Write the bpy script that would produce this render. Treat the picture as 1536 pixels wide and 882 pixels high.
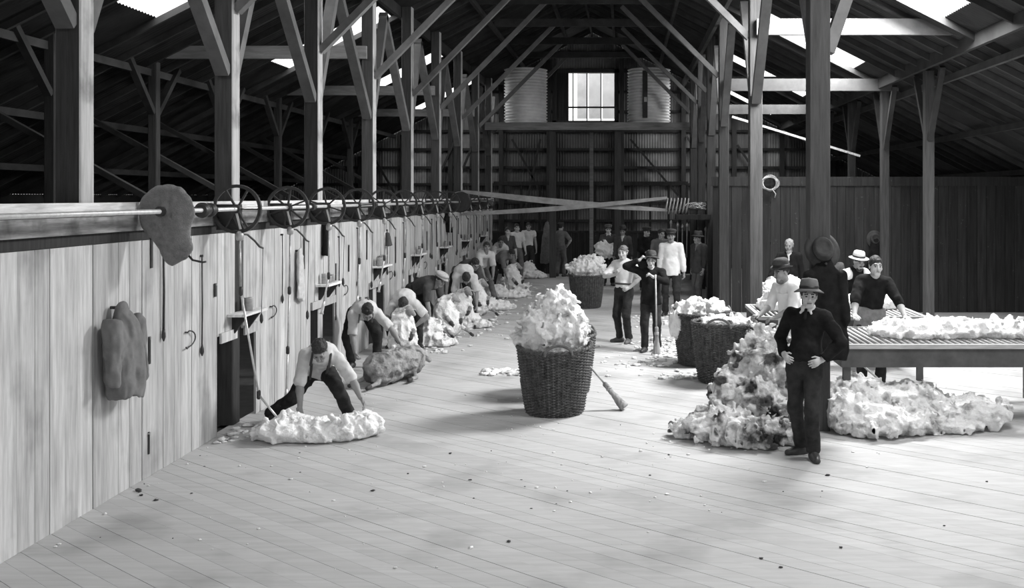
import bpy, bmesh, math, random
import numpy as np
from mathutils import Vector, Matrix

random.seed(7)
RNG = np.random.default_rng(11)
for o in list(bpy.data.objects):
    bpy.data.objects.remove(o)
scene = bpy.context.scene
COL = scene.collection
R = math.radians

# ------------------------------------------------------------------ camera (view camera with a fallen, shifted lens)
CAM_H = 2.56
FOC = 1490.0                      # focal length in pixels of the 1536 px wide frame
cam_d = bpy.data.cameras.new('camera')
cam_d.sensor_width = 36.0
cam_d.lens = 36.0 * FOC / 1536.0
cam_d.shift_x = -(937 - 768) / 1536.0
cam_d.shift_y = -(441 - 295) / 1536.0
cam_d.clip_end = 200
cam = bpy.data.objects.new('camera', cam_d)
cam.location = (0, 0, CAM_H)
cam.rotation_euler = (R(90), 0, 0)
COL.objects.link(cam)
scene.camera = cam

# ------------------------------------------------------------------ world, daylight through the skylights, exposure
world = bpy.data.worlds.new('overcast_sky')
scene.world = world
world.use_nodes = True
world.node_tree.nodes['Background'].inputs[0].default_value = (1, 1, 1, 1)
world.node_tree.nodes['Background'].inputs[1].default_value = 2.0

RIDGE_X, RIDGE_H, PITCH = -1.15, 8.45, 0.51
SKY_Y = [2.5, 8.6, 14.7, 20.8, 26.9, 33.0]  # unseen rows continue the spacing, added to light the shed
SKY_W, SKY_U0, SKY_U1 = 1.5, 3.9, 6.1
RIGHT_W = [170, 300, 1150, 400, 150, 120]
LEFT_W = [50, 55, 50, 40, 30, 60]


def roof_h(x):
    return RIDGE_H - PITCH * abs(x - RIDGE_X)


for side, powers in ((1, RIGHT_W), (-1, LEFT_W)):
    for yy, pw in zip(SKY_Y, powers):
        ld = bpy.data.lights.new('skylight_daylight', 'AREA')
        ld.shape = 'RECTANGLE'
        ld.size = (SKY_U1 - SKY_U0) * math.hypot(1, PITCH) - .1
        ld.size_y = SKY_W - .1
        ld.energy = pw
        lo = bpy.data.objects.new('skylight_daylight', ld)
        u = (SKY_U0 + SKY_U1) / 2
        x = RIDGE_X + side * u
        lo.location = (x + side * .05, yy, roof_h(x) + .10)
        lo.rotation_euler = (0, side * math.atan(PITCH), 0)
        COL.objects.link(lo)

# added fill light: unseen right-wall windows and a doorway behind the camera
WIN_R = [(3.2, 5.8), (8.6, 11.6), (14.0, 17.0)]
for (ya, yb), pw in zip(WIN_R, (40, 90, 90)):
    ld = bpy.data.lights.new('window_daylight', 'AREA')
    ld.shape = 'RECTANGLE'
    ld.size, ld.size_y = 1.45, yb - ya - .1
    ld.energy = pw
    lo = bpy.data.objects.new('window_daylight', ld)
    lo.location = (10.3 + .12, (ya + yb) / 2, 1.65)
    lo.rotation_euler = (0, R(90), 0)
    COL.objects.link(lo)
DOOR_F = (-1.6, 2.2, 3.0)  # added doorway, unseen behind the camera, for fill light
ld = bpy.data.lights.new('doorway_daylight', 'AREA')
ld.shape = 'RECTANGLE'
ld.size, ld.size_y = DOOR_F[1] - DOOR_F[0] - .1, DOOR_F[2] - .1
ld.energy = 95
lo = bpy.data.objects.new('doorway_daylight', ld)
lo.location = ((DOOR_F[0] + DOOR_F[1]) / 2, -2.65, DOOR_F[2] / 2)
lo.rotation_euler = (R(90), 0, 0)
COL.objects.link(lo)

vs = scene.view_settings
vs.view_transform = 'Standard'
vs.look = 'None'
vs.exposure = 0.0
vs.gamma = 1.0
vs.use_curve_mapping = False


# ------------------------------------------------------------------ helpers
def gp(px, py):
    """floor point seen at a pixel of the 1536x882 photograph"""
    s = (py - 295.0) / CAM_H
    return ((px - 937.0) / s, FOC / s)


def at(px, py, y):
    """point seen at a pixel, y metres into the shed"""
    s = FOC / y
    return Vector(((px - 937.0) / s, y, CAM_H + (295.0 - py) / s))


def tag(o, label=None, cat=None, group=None, kind=None):
    if label: o['label'] = label
    if cat: o['category'] = cat
    if group: o['group'] = group
    if kind: o['kind'] = kind
    return o


def empty(name, loc=(0, 0, 0), rz=0.0, parent=None):
    o = bpy.data.objects.new(name, None)
    o.empty_display_size = .1
    o.location = loc
    o.rotation_euler = (0, 0, rz)
    COL.objects.link(o)
    if parent: o.parent = parent
    return o


def link(name, me, m=None, parent=None, loc=None, smooth=False):
    o = bpy.data.objects.new(name, me)
    COL.objects.link(o)
    if m is not None and len(me.materials) == 0:
        for q in (m if isinstance(m, (list, tuple)) else [m]):
            me.materials.append(q)
    if parent: o.parent = parent
    if loc is not None: o.location = loc
    if smooth:
        me.polygons.foreach_set('use_smooth', [True] * len(me.polygons))
    return o


def copy_tree(o, parent=None):
    c = o.copy()
    COL.objects.link(c)
    c.parent = parent
    for ch in list(o.children):
        copy_tree(ch, c)
    return c


class MB:
    """collects simple shapes into one mesh"""
    def __init__(self):
        self.v, self.f = [], []

    def add(self, vs_, fs):
        n = len(self.v)
        self.v += [tuple(p) for p in vs_]
        self.f += [tuple(i + n for i in f) for f in fs]
        return self

    def box(self, x0, x1, y0, y1, z0, z1):
        return self.add([(x0, y0, z0), (x1, y0, z0), (x1, y1, z0), (x0, y1, z0), (x0, y0, z1), (x1, y0, z1), (x1, y1, z1), (x0, y1, z1)],
                        [(0, 3, 2, 1), (4, 5, 6, 7), (0, 1, 5, 4), (1, 2, 6, 5), (2, 3, 7, 6), (3, 0, 4, 7)])

    def beam(self, a, b, w, h, up=(0, 0, 1)):
        a, b = Vector(a), Vector(b)
        d = (b - a).normalized()
        u = Vector(up)
        if abs(d.dot(u)) > .98: u = Vector((0, 1, 0))
        s = d.cross(u).normalized() * (w / 2)
        t = s.cross(d).normalized() * (h / 2)
        return self.add([a - s - t, a + s - t, a + s + t, a - s + t, b - s - t, b + s - t, b + s + t, b - s + t],
                        [(0, 3, 2, 1), (4, 5, 6, 7), (0, 1, 5, 4), (1, 2, 6, 5), (2, 3, 7, 6), (3, 0, 4, 7)])

    def tube(self, pts, r, n=8, closed=False):
        pts = [Vector(p) for p in pts]
        m = len(pts)
        rs = r if isinstance(r, (list, tuple)) else [r] * m
        vs_, fs = [], []
        ref = None
        for i, p in enumerate(pts):
            if closed: d = pts[(i + 1) % m] - pts[i - 1]
            else: d = pts[min(i + 1, m - 1)] - pts[max(i - 1, 0)]
            d = d.normalized()
            if ref is None:
                ref = Vector((0, 0, 1)) if abs(d.z) < .9 else Vector((1, 0, 0))
            s = d.cross(ref)
            if s.length < 1e-5: s = d.orthogonal()
            s.normalize()
            t = s.cross(d).normalized()
            ref = t
            for k in range(n):
                a = 2 * math.pi * k / n
                vs_.append(p + s * (math.cos(a) * rs[i]) + t * (math.sin(a) * rs[i]))
        segs = m if closed else m - 1
        for i in range(segs):
            j = (i + 1) % m
            for k in range(n):
                k2 = (k + 1) % n
                fs.append((i * n + k, i * n + k2, j * n + k2, j * n + k))
        if not closed:
            fs.append(tuple(range(n))[::-1])
            fs.append(tuple((m - 1) * n + k for k in range(n)))
        return self.add(vs_, fs)

    def lathe(self, prof, n=24, center=(0, 0, 0), axis='z', cap=True):
        cx, cy, cz = center
        vs_, fs = [], []
        for (r, z) in prof:
            for k in range(n):
                a = 2 * math.pi * k / n
                c, s = math.cos(a) * r, math.sin(a) * r
                if axis == 'z': vs_.append((cx + c, cy + s, cz + z))
                elif axis == 'y': vs_.append((cx + c, cy + z, cz + s))
                else: vs_.append((cx + z, cy + c, cz + s))
        for i in range(len(prof) - 1):
            for k in range(n):
                k2 = (k + 1) % n
                q = (i * n + k, i * n + k2, (i + 1) * n + k2, (i + 1) * n + k)
                fs.append(q if axis != 'y' else q[::-1])
        if cap:
            fs.append(tuple(range(n))[::-1])
            fs.append(tuple((len(prof) - 1) * n + k for k in range(n)))
        return self.add(vs_, fs)

    def mesh(self, name):
        me = bpy.data.meshes.new(name)
        me.from_pydata(self.v, [], self.f)
        me.update()
        return me

    def build(self, name, m, parent=None, loc=None, smooth=False):
        o = link(name, self.mesh(name), m, parent, loc)
        if smooth:
            me = o.data
            me.polygons.foreach_set('use_smooth', [len(p.vertices) == 4 for p in me.polygons])
        return o


def np_mesh(name, V, Q, smooth=True):
    me = bpy.data.meshes.new(name)
    n, q = len(V), len(Q)
    me.vertices.add(n)
    me.vertices.foreach_set('co', np.ascontiguousarray(V, dtype=np.float32).ravel())
    me.loops.add(q * 4)
    me.loops.foreach_set('vertex_index', np.ascontiguousarray(Q, dtype=np.int32).ravel())
    me.polygons.add(q)
    me.polygons.foreach_set('loop_start', np.arange(0, q * 4, 4, dtype=np.int32))
    if smooth:
        me.polygons.foreach_set('use_smooth', np.ones(q, dtype=bool))
    me.update(calc_edges=True)
    return me


# ------------------------------------------------------------------ distance fields: bodies, cloth and wool grow from these
TAB = RNG.random((64, 64, 64)).astype(np.float32)


def vnoise(x, y, z):
    xi, yi, zi = np.floor(x).astype(int), np.floor(y).astype(int), np.floor(z).astype(int)
    fx, fy, fz = x - xi, y - yi, z - zi
    fx, fy, fz = fx * fx * (3 - 2 * fx), fy * fy * (3 - 2 * fy), fz * fz * (3 - 2 * fz)
    x0, x1, y0, y1, z0, z1 = xi & 63, (xi + 1) & 63, yi & 63, (yi + 1) & 63, zi & 63, (zi + 1) & 63
    a = TAB[x0, y0, z0] * (1 - fx) + TAB[x1, y0, z0] * fx
    b = TAB[x0, y1, z0] * (1 - fx) + TAB[x1, y1, z0] * fx
    c = TAB[x0, y0, z1] * (1 - fx) + TAB[x1, y0, z1] * fx
    d = TAB[x0, y1, z1] * (1 - fx) + TAB[x1, y1, z1] * fx
    return (a * (1 - fy) + b * fy) * (1 - fz) + (c * (1 - fy) + d * fy) * fz - .5


def V3(p):
    return np.array(p, dtype=float)


def nrm(v):
    v = V3(v)
    return v / (np.linalg.norm(v) + 1e-9)


class Field:
    def __init__(self, lo, hi, h):
        self.h = h
        self.lo = V3(lo) - 2 * h
        n = np.ceil((V3(hi) + 2 * h - self.lo) / h).astype(int) + 1
        self.ax = [self.lo[i] + h * np.arange(n[i]) for i in range(3)]
        self.F = np.full(n, 1.0, dtype=np.float32)

    def sub(self, lo, hi):
        sl = []
        for i in range(3):
            a = int(np.clip(np.floor((lo[i] - self.lo[i]) / self.h), 0, self.F.shape[i]))
            b = int(np.clip(np.ceil((hi[i] - self.lo[i]) / self.h) + 1, 0, self.F.shape[i]))
            sl.append(slice(a, b))
        X = self.ax[0][sl[0]][:, None, None]
        Y = self.ax[1][sl[1]][None, :, None]
        Z = self.ax[2][sl[2]][None, None, :]
        return tuple(sl), X, Y, Z

    def merge(self, sl, d, k, op):
        A = self.F[sl]
        if A.size == 0: return
        if op == 'u':
            if k <= 0: A = np.minimum(A, d)
            else:
                t = np.clip(.5 + .5 * (d - A) / k, 0, 1)
                A = d * (1 - t) + A * t - k * t * (1 - t)
        else:
            d = -d
            if k <= 0: A = np.maximum(A, d)
            else:
                t = np.clip(.5 - .5 * (d - A) / k, 0, 1)
                A = d * (1 - t) + A * t + k * t * (1 - t)
        self.F[sl] = A

    def cone(self, a, b, ra, rb, k=.03, op='u', sq=None, cut=None):
        """tapered capsule; sq=(axis, factor) flattens it; cut=[(point, normal)] keeps the side the normal points away from"""
        a, b = V3(a), V3(b)
        m = max(ra, rb) + k + 2 * self.h
        sl, X, Y, Z = self.sub(np.minimum(a, b) - m, np.maximum(a, b) + m)
        px, py, pz = X - a[0], Y - a[1], Z - a[2]
        ba = b - a
        if sq is not None:
            u, q = nrm(sq[0]), sq[1]
            t = (px * u[0] + py * u[1] + pz * u[2]) * (q - 1)
            px, py, pz = px + t * u[0], py + t * u[1], pz + t * u[2]
            ba = ba + (q - 1) * np.dot(ba, u) * u
        L = np.dot(ba, ba) + 1e-9
        t = np.clip((px * ba[0] + py * ba[1] + pz * ba[2]) / L, 0, 1)
        d = np.sqrt((px - t * ba[0]) ** 2 + (py - t * ba[1]) ** 2 + (pz - t * ba[2]) ** 2) - (ra + (rb - ra) * t)
        if cut:
            for (cp, cn) in cut:
                cn = nrm(cn)
                d = np.maximum(d, (X - cp[0]) * cn[0] + (Y - cp[1]) * cn[1] + (Z - cp[2]) * cn[2])
        self.merge(sl, d.astype(np.float32), k, op)
        return self

    def ell(self, c, r, ax=None, k=.03, op='u', cut=None):
        c, r = V3(c), V3(r)
        A = np.eye(3) if ax is None else np.array([nrm(a) for a in ax])
        m = r.max() + k + 2 * self.h
        sl, X, Y, Z = self.sub(c - m, c + m)
        px, py, pz = X - c[0], Y - c[1], Z - c[2]
        q0 = 0
        q1 = 0
        for i in range(3):
            w = px * A[i, 0] + py * A[i, 1] + pz * A[i, 2]
            q0 = q0 + (w / r[i]) ** 2
            q1 = q1 + (w / r[i] ** 2) ** 2
        q0, q1 = np.sqrt(q0), np.sqrt(q1) + 1e-9
        d = q0 * (q0 - 1) / q1
        for (cp, cn) in (cut or ()):
            cn = nrm(cn)
            d = np.maximum(d, (X - cp[0]) * cn[0] + (Y - cp[1]) * cn[1] + (Z - cp[2]) * cn[2])
        self.merge(sl, d.astype(np.float32), k, op)
        return self

    def plane(self, p, n):
        """drops what lies on the side the normal points to"""
        n = nrm(n)
        X, Y, Z = self.ax[0][:, None, None], self.ax[1][None, :, None], self.ax[2][None, None, :]
        self.F = np.maximum(self.F, ((X - p[0]) * n[0] + (Y - p[1]) * n[1] + (Z - p[2]) * n[2]).astype(np.float32))
        return self

    def rough(self, amp, freq, seed=0, stretch=(1, 1, 1), billow=False):
        m = np.abs(self.F) < amp + 3 * self.h
        i = np.nonzero(m)
        x, y, z = self.ax[0][i[0]], self.ax[1][i[1]], self.ax[2][i[2]]
        q = vnoise(x * freq * stretch[0] + seed * 7.3, y * freq * stretch[1] + seed * 3.1, z * freq * stretch[2] + seed * 5.7) * 2
        if billow: q = np.abs(q) * 2 - .5
        self.F[i] += (amp * q).astype(np.float32)
        return self

    def nets(self):
        F = self.F
        S = F < 0
        n = F.shape
        c = np.zeros((n[0] - 1, n[1] - 1, n[2] - 1), dtype=np.int8)
        offs = [(i, j, k) for i in (0, 1) for j in (0, 1) for k in (0, 1)]
        for (i, j, k) in offs:
            c += S[i:n[0] - 1 + i, j:n[1] - 1 + j, k:n[2] - 1 + k]
        act = (c > 0) & (c < 8)
        I = np.stack(np.nonzero(act), 1)
        if len(I) == 0: return np.zeros((0, 3)), np.zeros((0, 4), int)
        idx = np.full(c.shape, -1, dtype=np.int32)
        idx[act] = np.arange(len(I))
        vals = {o: F[I[:, 0] + o[0], I[:, 1] + o[1], I[:, 2] + o[2]] for o in offs}
        acc = np.zeros((len(I), 3))
        cnt = np.zeros(len(I))
        for o in offs:
            for d in range(3):
                if o[d] == 0:
                    o2 = tuple(1 if q == d else o[q] for q in range(3))
                    a, b = vals[o], vals[o2]
                    m = (a < 0) != (b < 0)
                    t = a[m] / (a[m] - b[m])
                    p = np.tile(np.array(o, float), (m.sum(), 1))
                    p[:, d] = t
                    acc[m] += p
                    cnt[m] += 1
        V = (I + acc / cnt[:, None]) * self.h + self.lo
        Qs = []
        for d in range(3):
            e, g = (d + 1) % 3, (d + 2) % 3
            s0 = [slice(None)] * 3
            s1 = [slice(None)] * 3
            s0[d], s1[d] = slice(0, -1), slice(1, None)
            A, B = S[tuple(s0)], S[tuple(s1)]
            ch = A != B
            J = np.stack(np.nonzero(ch), 1)
            ok = (J[:, e] > 0) & (J[:, g] > 0) & (J[:, e] < n[e] - 1) & (J[:, g] < n[g] - 1)
            J = J[ok]
            if len(J) == 0: continue
            fl = A[J[:, 0], J[:, 1], J[:, 2]]

            def cell(de, dg):
                K = J.copy()
                K[:, e] -= de
                K[:, g] -= dg
                return idx[K[:, 0], K[:, 1], K[:, 2]]
            q = np.stack([cell(1, 1), cell(0, 1), cell(0, 0), cell(1, 0)], 1)
            q[~fl] = q[~fl][:, ::-1]
            Qs.append(q)
        Q = np.concatenate(Qs) if Qs else np.zeros((0, 4), int)
        Q = Q[(Q >= 0).all(1)]
        return V, Q


# ------------------------------------------------------------------ materials: all greys of a silver print
def mat(name, v, rough=.85, var=.25, scale=6.0, stretch=(1, 1, 1), bump=0.0, bscale=None, rand=0.0, metal=0.0, detail=4, rot=(0, 0, 0), spec=.3, spots=None, coord='Object'):
    m = bpy.data.materials.new(name)
    m.use_nodes = True
    nt = m.node_tree
    N, L = nt.nodes, nt.links
    b = N['Principled BSDF']
    b.inputs['Roughness'].default_value = rough
    b.inputs['Metallic'].default_value = metal
    if 'Specular IOR Level' in b.inputs: b.inputs['Specular IOR Level'].default_value = spec
    tc = N.new('ShaderNodeTexCoord')
    mp = N.new('ShaderNodeMapping')
    mp.inputs['Scale'].default_value = stretch
    mp.inputs['Rotation'].default_value = rot
    L.new(tc.outputs[coord], mp.inputs['Vector'])
    nz = N.new('ShaderNodeTexNoise')
    nz.inputs['Scale'].default_value = scale
    nz.inputs['Detail'].default_value = detail
    nz.inputs['Roughness'].default_value = .62
    oi = N.new('ShaderNodeObjectInfo')
    if rand > 0:
        vm = N.new('ShaderNodeVectorMath')
        vm.operation = 'ADD'
        cb = N.new('ShaderNodeCombineXYZ')
        mu = N.new('ShaderNodeMath')
        mu.operation = 'MULTIPLY'
        mu.inputs[1].default_value = 37.0
        L.new(oi.outputs['Random'], mu.inputs[0])
        for q in range(3): L.new(mu.outputs[0], cb.inputs[q])
        L.new(mp.outputs[0], vm.inputs[0])
        L.new(cb.outputs[0], vm.inputs[1])
        L.new(vm.outputs[0], nz.inputs['Vector'])
    else:
        L.new(mp.outputs[0], nz.inputs['Vector'])
    r = N.new('ShaderNodeMapRange')
    r.inputs['From Min'].default_value = .3
    r.inputs['From Max'].default_value = .7
    r.inputs['To Min'].default_value = v * (1 - var)
    r.inputs['To Max'].default_value = min(.95, v * (1 + var))
    L.new(nz.outputs['Fac'], r.inputs['Value'])
    out = r.outputs[0]
    if rand > 0:
        r2 = N.new('ShaderNodeMapRange')
        r2.inputs['To Min'].default_value = 1 - rand
        r2.inputs['To Max'].default_value = 1 + rand
        L.new(oi.outputs['Random'], r2.inputs['Value'])
        mm = N.new('ShaderNodeMath')
        mm.operation = 'MULTIPLY'
        L.new(out, mm.inputs[0])
        L.new(r2.outputs[0], mm.inputs[1])
        out = mm.outputs[0]
    if spots:
        sc_, lo_, hi_, dark = spots
        n2 = N.new('ShaderNodeTexNoise')
        n2.inputs['Scale'].default_value = sc_
        n2.inputs['Detail'].default_value = 5
        L.new(tc.outputs[coord], n2.inputs['Vector'])
        r3 = N.new('ShaderNodeMapRange')
        r3.inputs['From Min'].default_value = lo_
        r3.inputs['From Max'].default_value = hi_
        r3.inputs['To Min'].default_value = 1.0
        r3.inputs['To Max'].default_value = dark
        L.new(n2.outputs['Fac'], r3.inputs['Value'])
        mm = N.new('ShaderNodeMath')
        mm.operation = 'MULTIPLY'
        L.new(out, mm.inputs[0])
        L.new(r3.outputs[0], mm.inputs[1])
        out = mm.outputs[0]
    cc = N.new('ShaderNodeCombineColor')
    for q in range(3): L.new(out, cc.inputs[q])
    L.new(cc.outputs[0], b.inputs['Base Color'])
    if bump > 0:
        bp = N.new('ShaderNodeBump')
        bp.inputs['Strength'].default_value = min(1, bump)
        bp.inputs['Distance'].default_value = .02
        if bscale:
            n3 = N.new('ShaderNodeTexNoise')
            n3.inputs['Scale'].default_value = bscale
            n3.inputs['Detail'].default_value = 5
            L.new(tc.outputs[coord], n3.inputs['Vector'])
            L.new(n3.outputs['Fac'], bp.inputs['Height'])
        else:
            L.new(nz.outputs['Fac'], bp.inputs['Height'])
        L.new(bp.outputs[0], b.inputs['Normal'])
    return m


PLANK_A = math.atan2(.629, -.777)                       # the floor planks run diagonally across the shed
M = {}
M['plank'] = mat('floor_plank', .48, .75, .09, 1.2, (1, 14, 14), .12, rand=.05, rot=(0, 0, -PLANK_A), spots=(1.1, .52, .72, .72))
M['subfloor'] = mat('subfloor', .05)
M['board'] = mat('wall_board', .46, .85, .28, 2.2, (9, 9, .7), .2, rand=.14, spots=(1.6, .56, .75, .6))
M['pale_timber'] = mat('pale_header_timber', .72, .85, .3, 3, (8, .8, 8), .2, rand=.1)
M['header_dirty'] = mat('grimy_header_timber', .24, .9, .45, 3, (8, .8, 8), .2, spots=(3, .5, .65, .4))
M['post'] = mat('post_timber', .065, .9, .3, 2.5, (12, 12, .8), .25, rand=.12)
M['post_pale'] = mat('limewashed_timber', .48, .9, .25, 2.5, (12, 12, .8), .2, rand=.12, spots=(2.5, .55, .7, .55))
M['beam'] = mat('beam_timber', .27, .9, .25, 2.5, (1, 6, 6), .2, rand=.12)
M['brace'] = mat('brace_timber', .15, .9, .25, 3, bump=.2, rand=.2)
M['dark_timber'] = mat('dark_timber', .035, .9, .35, 3, (8, 8, .8), .2, rand=.2)
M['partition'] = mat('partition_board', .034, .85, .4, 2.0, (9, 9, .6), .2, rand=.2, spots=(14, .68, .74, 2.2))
M['rafter'] = mat('rafter_timber', .05, .9, .3, 3, rand=.3)
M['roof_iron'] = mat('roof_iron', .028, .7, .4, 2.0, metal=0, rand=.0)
M['wall_iron'] = mat('wall_iron', .19, .6, .45, .8, rand=.75)
M['tank_iron'] = mat('tank_iron', .85, .55, .2, 1.5, metal=.0)
M['iron'] = mat('black_iron', .03, .45, .3, 20, spec=.5)
M['steel'] = mat('bright_steel', .62, .35, .15, 20, metal=.35, spec=.5)
M['tin'] = mat('tin', .42, .4, .3, 14, metal=.4)
M['belt'] = mat('leather_belt', .27, .7, .25, 5)
M['sack'] = mat('hessian_sack', .19, .95, .25, 16, bump=.5, bscale=90)
M['rag'] = mat('pale_rag', .5, .95, .2, 12, bump=.3)
M['rope'] = mat('rope', .45, .9, .3, 40, bump=.3)
M['wicker'] = mat('wicker', .085, .7, .6, 16, rand=.15)
M['wicker_worn'] = mat('wicker_worn', .12, .7, .45, 18)
M['wool'] = mat('wool', .80, 1.0, .12, 7, bump=.8, bscale=38, spots=(5.0, .55, .70, .30))
M['wool_clean'] = mat('clean_wool', .86, 1.0, .08, 7, bump=.8, bscale=40, spots=(4.5, .62, .75, .45))
M['wool_dirty'] = mat('greasy_wool', .74, 1.0, .25, 6, bump=.9, bscale=36, spots=(4.0, .49, .61, .10))
M['wool_grey'] = mat('unshorn_wool', .30, 1.0, .35, 8, bump=.9, bscale=36, spots=(5.0, .5, .64, .3))
M['table_wood'] = mat('table_wood', .42, .8, .25, 4, (1, 8, 8), .1, rand=.12)
M['table_dark'] = mat('table_side_wood', .09, .8, .3, 4, rand=.1)
M['skin'] = mat('skin', .47, .55, .08, 9)
M['skin_tan'] = mat('weathered_skin', .27, .6, .1, 9)
M['lip'] = mat('lip', .16, .6, .1, 9)
M['eye'] = mat('eye', .03, .3, .1, 9)
M['hair_dark'] = mat('dark_hair', .035, .6, .5, 60, bump=.6, bscale=80)
M['hair_fair'] = mat('fair_hair', .17, .6, .4, 60, bump=.6, bscale=80)
M['hair_grey'] = mat('grey_hair', .33, .8, .3, 60, bump=.6, bscale=80)
M['cloth_white'] = mat('white_cotton', .74, .95, .08, 8, bump=.15, bscale=20)
M['cloth_pale'] = mat('pale_flannel', .60, .95, .14, 8, bump=.2, bscale=22)
M['cloth_grey'] = mat('grey_flannel', .17, .95, .2, 8, bump=.2, bscale=22)
M['cloth_mid'] = mat('worn_tweed', .07, .95, .25, 10, bump=.2, bscale=30)
M['cloth_dark'] = mat('dark_wool_cloth', .014, .95, .4, 10, spec=.12, bump=.2, bscale=30)
M['trouser'] = mat('dark_moleskin', .034, .95, .4, 9, spec=.12, bump=.2, bscale=25)
M['trouser_grey'] = mat('grey_moleskin', .13, .9, .3, 9, bump=.2, bscale=25)
M['leather'] = mat('boot_leather', .035, .45, .4, 12, spec=.5)
M['leather_dusty'] = mat('dusty_leather', .13, .7, .4, 12)
M['felt'] = mat('dark_felt', .05, .85, .3, 12)
M['felt_brown'] = mat('mid_felt', .12, .8, .25, 12)
M['straw'] = mat('pale_felt', .45, .85, .15, 30)
M['band'] = mat('hat_band', .015, .5, .1, 10)
M['apron'] = mat('sacking_apron', .22, .95, .25, 14, bump=.4, bscale=80)
M['broom_straw'] = mat('broom_straw', .30, .95, .4, 30, (1, 1, .1), .4)
M['broom_stick'] = mat('broom_stick', .45, .6, .2, 10)
M['face_dark'] = mat('sheep_face', .30, .9, .3, 15)
M['hoof'] = mat('hoof', .05, .7, .2, 15)
gl = bpy.data.materials.new('skylight_glass')
gl.use_nodes = True
nt = gl.node_tree
nt.nodes.remove(nt.nodes['Principled BSDF'])
tr = nt.nodes.new('ShaderNodeBsdfTransparent')
gs = nt.nodes.new('ShaderNodeBsdfGlossy')
gs.inputs['Roughness'].default_value = .15
mx = nt.nodes.new('ShaderNodeMixShader')
mx.inputs[0].default_value = .04
nt.links.new(tr.outputs[0], mx.inputs[1])
nt.links.new(gs.outputs[0], mx.inputs[2])
nt.links.new(mx.outputs[0], nt.nodes['Material Output'].inputs[0])
M['glass'] = gl

# =================================================================== THE SHED
ORD = ['first', 'second', 'third', 'fourth', 'fifth', 'sixth', 'seventh', 'eighth', 'ninth', 'tenth', 'eleventh', 'twelfth', 'thirteenth', 'fourteenth', 'fifteenth', 'sixteenth']
X_L, X_R = -12.6, 10.3            # outer walls
Y_F, Y_B = -2.5, 35.6             # wall behind the camera, end wall
WX = -4.4                         # shearing wall and left post row
RX = 2.13                         # right post row
PX_L = WX - .09                   # the posts stand just behind the boards
POST_L = [8.11 + 3.11 * k for k in range(8)] + [32.8]
POST_R = [10.95, 16.2, 21.4, 24.5, 27.6, 30.7]

# ---- floor: one plank after the other, laid diagonally
fl = MB().box(X_L, X_R, Y_F, Y_B, -.12, -.034).build('floor', M['subfloor'])
tag(fl, 'worn pale plank floor of the shearing shed laid diagonally', 'floor', kind='structure')


def clip_poly(poly, n, c, keep_less):
    out = []
    for i in range(len(poly)):
        a, b = poly[i], poly[(i + 1) % len(poly)]
        da, db = a[0] * n[0] + a[1] * n[1] - c, b[0] * n[0] + b[1] * n[1] - c
        if not keep_less: da, db = -da, -db
        if da <= 0: out.append(a)
        if (da < 0) != (db < 0) and abs(da - db) > 1e-9:
            t = da / (da - db)
            out.append((a[0] + (b[0] - a[0]) * t, a[1] + (b[1] - a[1]) * t))
    return out


nv = (.629, .777)
PW = .155
rect = [(WX - .03, .5), (X_R - .05, .5), (X_R - .05, Y_B - .05), (WX - .03, Y_B - .05)]
c0 = min(p[0] * nv[0] + p[1] * nv[1] for p in rect)
c1 = max(p[0] * nv[0] + p[1] * nv[1] for p in rect)
k = 0
c = c0
while c < c1:
    w = PW * random.uniform(.92, 1.08)
    g = random.uniform(.0022, .004)
    poly = clip_poly(clip_poly(rect, nv, c + w - g, True), nv, c, False)
    c += w
    if len(poly) < 3: continue
    n = len(poly)
    zt = random.uniform(-.003, .0)
    mb = MB().add([(x, y, zt - .03) for x, y in poly] + [(x, y, zt) for x, y in poly],
                  [tuple(range(n))[::-1], tuple(range(n, 2 * n))] + [(i, (i + 1) % n, n + (i + 1) % n, n + i) for i in range(n)])
    mb.build('plank', M['plank'], fl)

# ---- shearing wall on the left: boards, let-go openings, pale header
wl = MB()
wl.box(WX + .055, WX + .105, 2.0, 32.6, 2.40, 2.51)
wall_left = wl.build('wall_left', M['pale_timber'])
MB().box(WX + .055, WX + .095, 2.0, 32.6, 2.26, 2.396).build('grimy_header_board', M['header_dirty'], wall_left)
tag(wall_left, 'pale vertical board wall behind the row of shearing stands', 'wall', kind='structure')
MB().box(WX + .018, WX + .05, 2.0, 32.6, 2.17, 2.34).build('rail', M['dark_timber'], wall_left)  # rail coloured dark to stand for the shadow gap below the header
OPEN = []
for i in range(1, 8):
    OPEN.append((POST_L[i] - .56, POST_L[i] + (.56 if i > 1 else .50)))
y = 2.4
while y < 32.6:
    w = random.uniform(.185, .225)
    y1 = y + w
    gap = POST_L[1]
    if y < gap - .12 < y1: y1 = gap - .12
    if gap - .12 <= y < gap + .11:                     # bare post between the boards
        y = gap + .11
        continue
    for (a, b) in OPEN:
        if y < a < y1 and a - y > .05: y1 = a
        elif y < b < y1 and b - y > .05: y1 = b
    mid_ = (y + y1) / 2
    low = 1.06 if any(a < mid_ < b for a, b in OPEN) else 0.0
    tt = random.uniform(-.004, .004)
    MB().box(WX + .02 + tt, WX + .046 + tt, y + .003, y1 - .003, low, 2.165).build('board', M['board'], wall_left)
    y = y1
for i, (a, b) in enumerate(OPEN):
    for (u, v) in (((a, POST_L[1] - .12), (POST_L[1] + .11, b)) if i == 0 else ((a, b),)):
        MB().box(WX + .052, WX + .075, u, v, .98, 1.09).build('lintel_board', M['board'], wall_left)

# ---- outer walls, end wall of corrugated iron on girts, wall behind the camera


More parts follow.
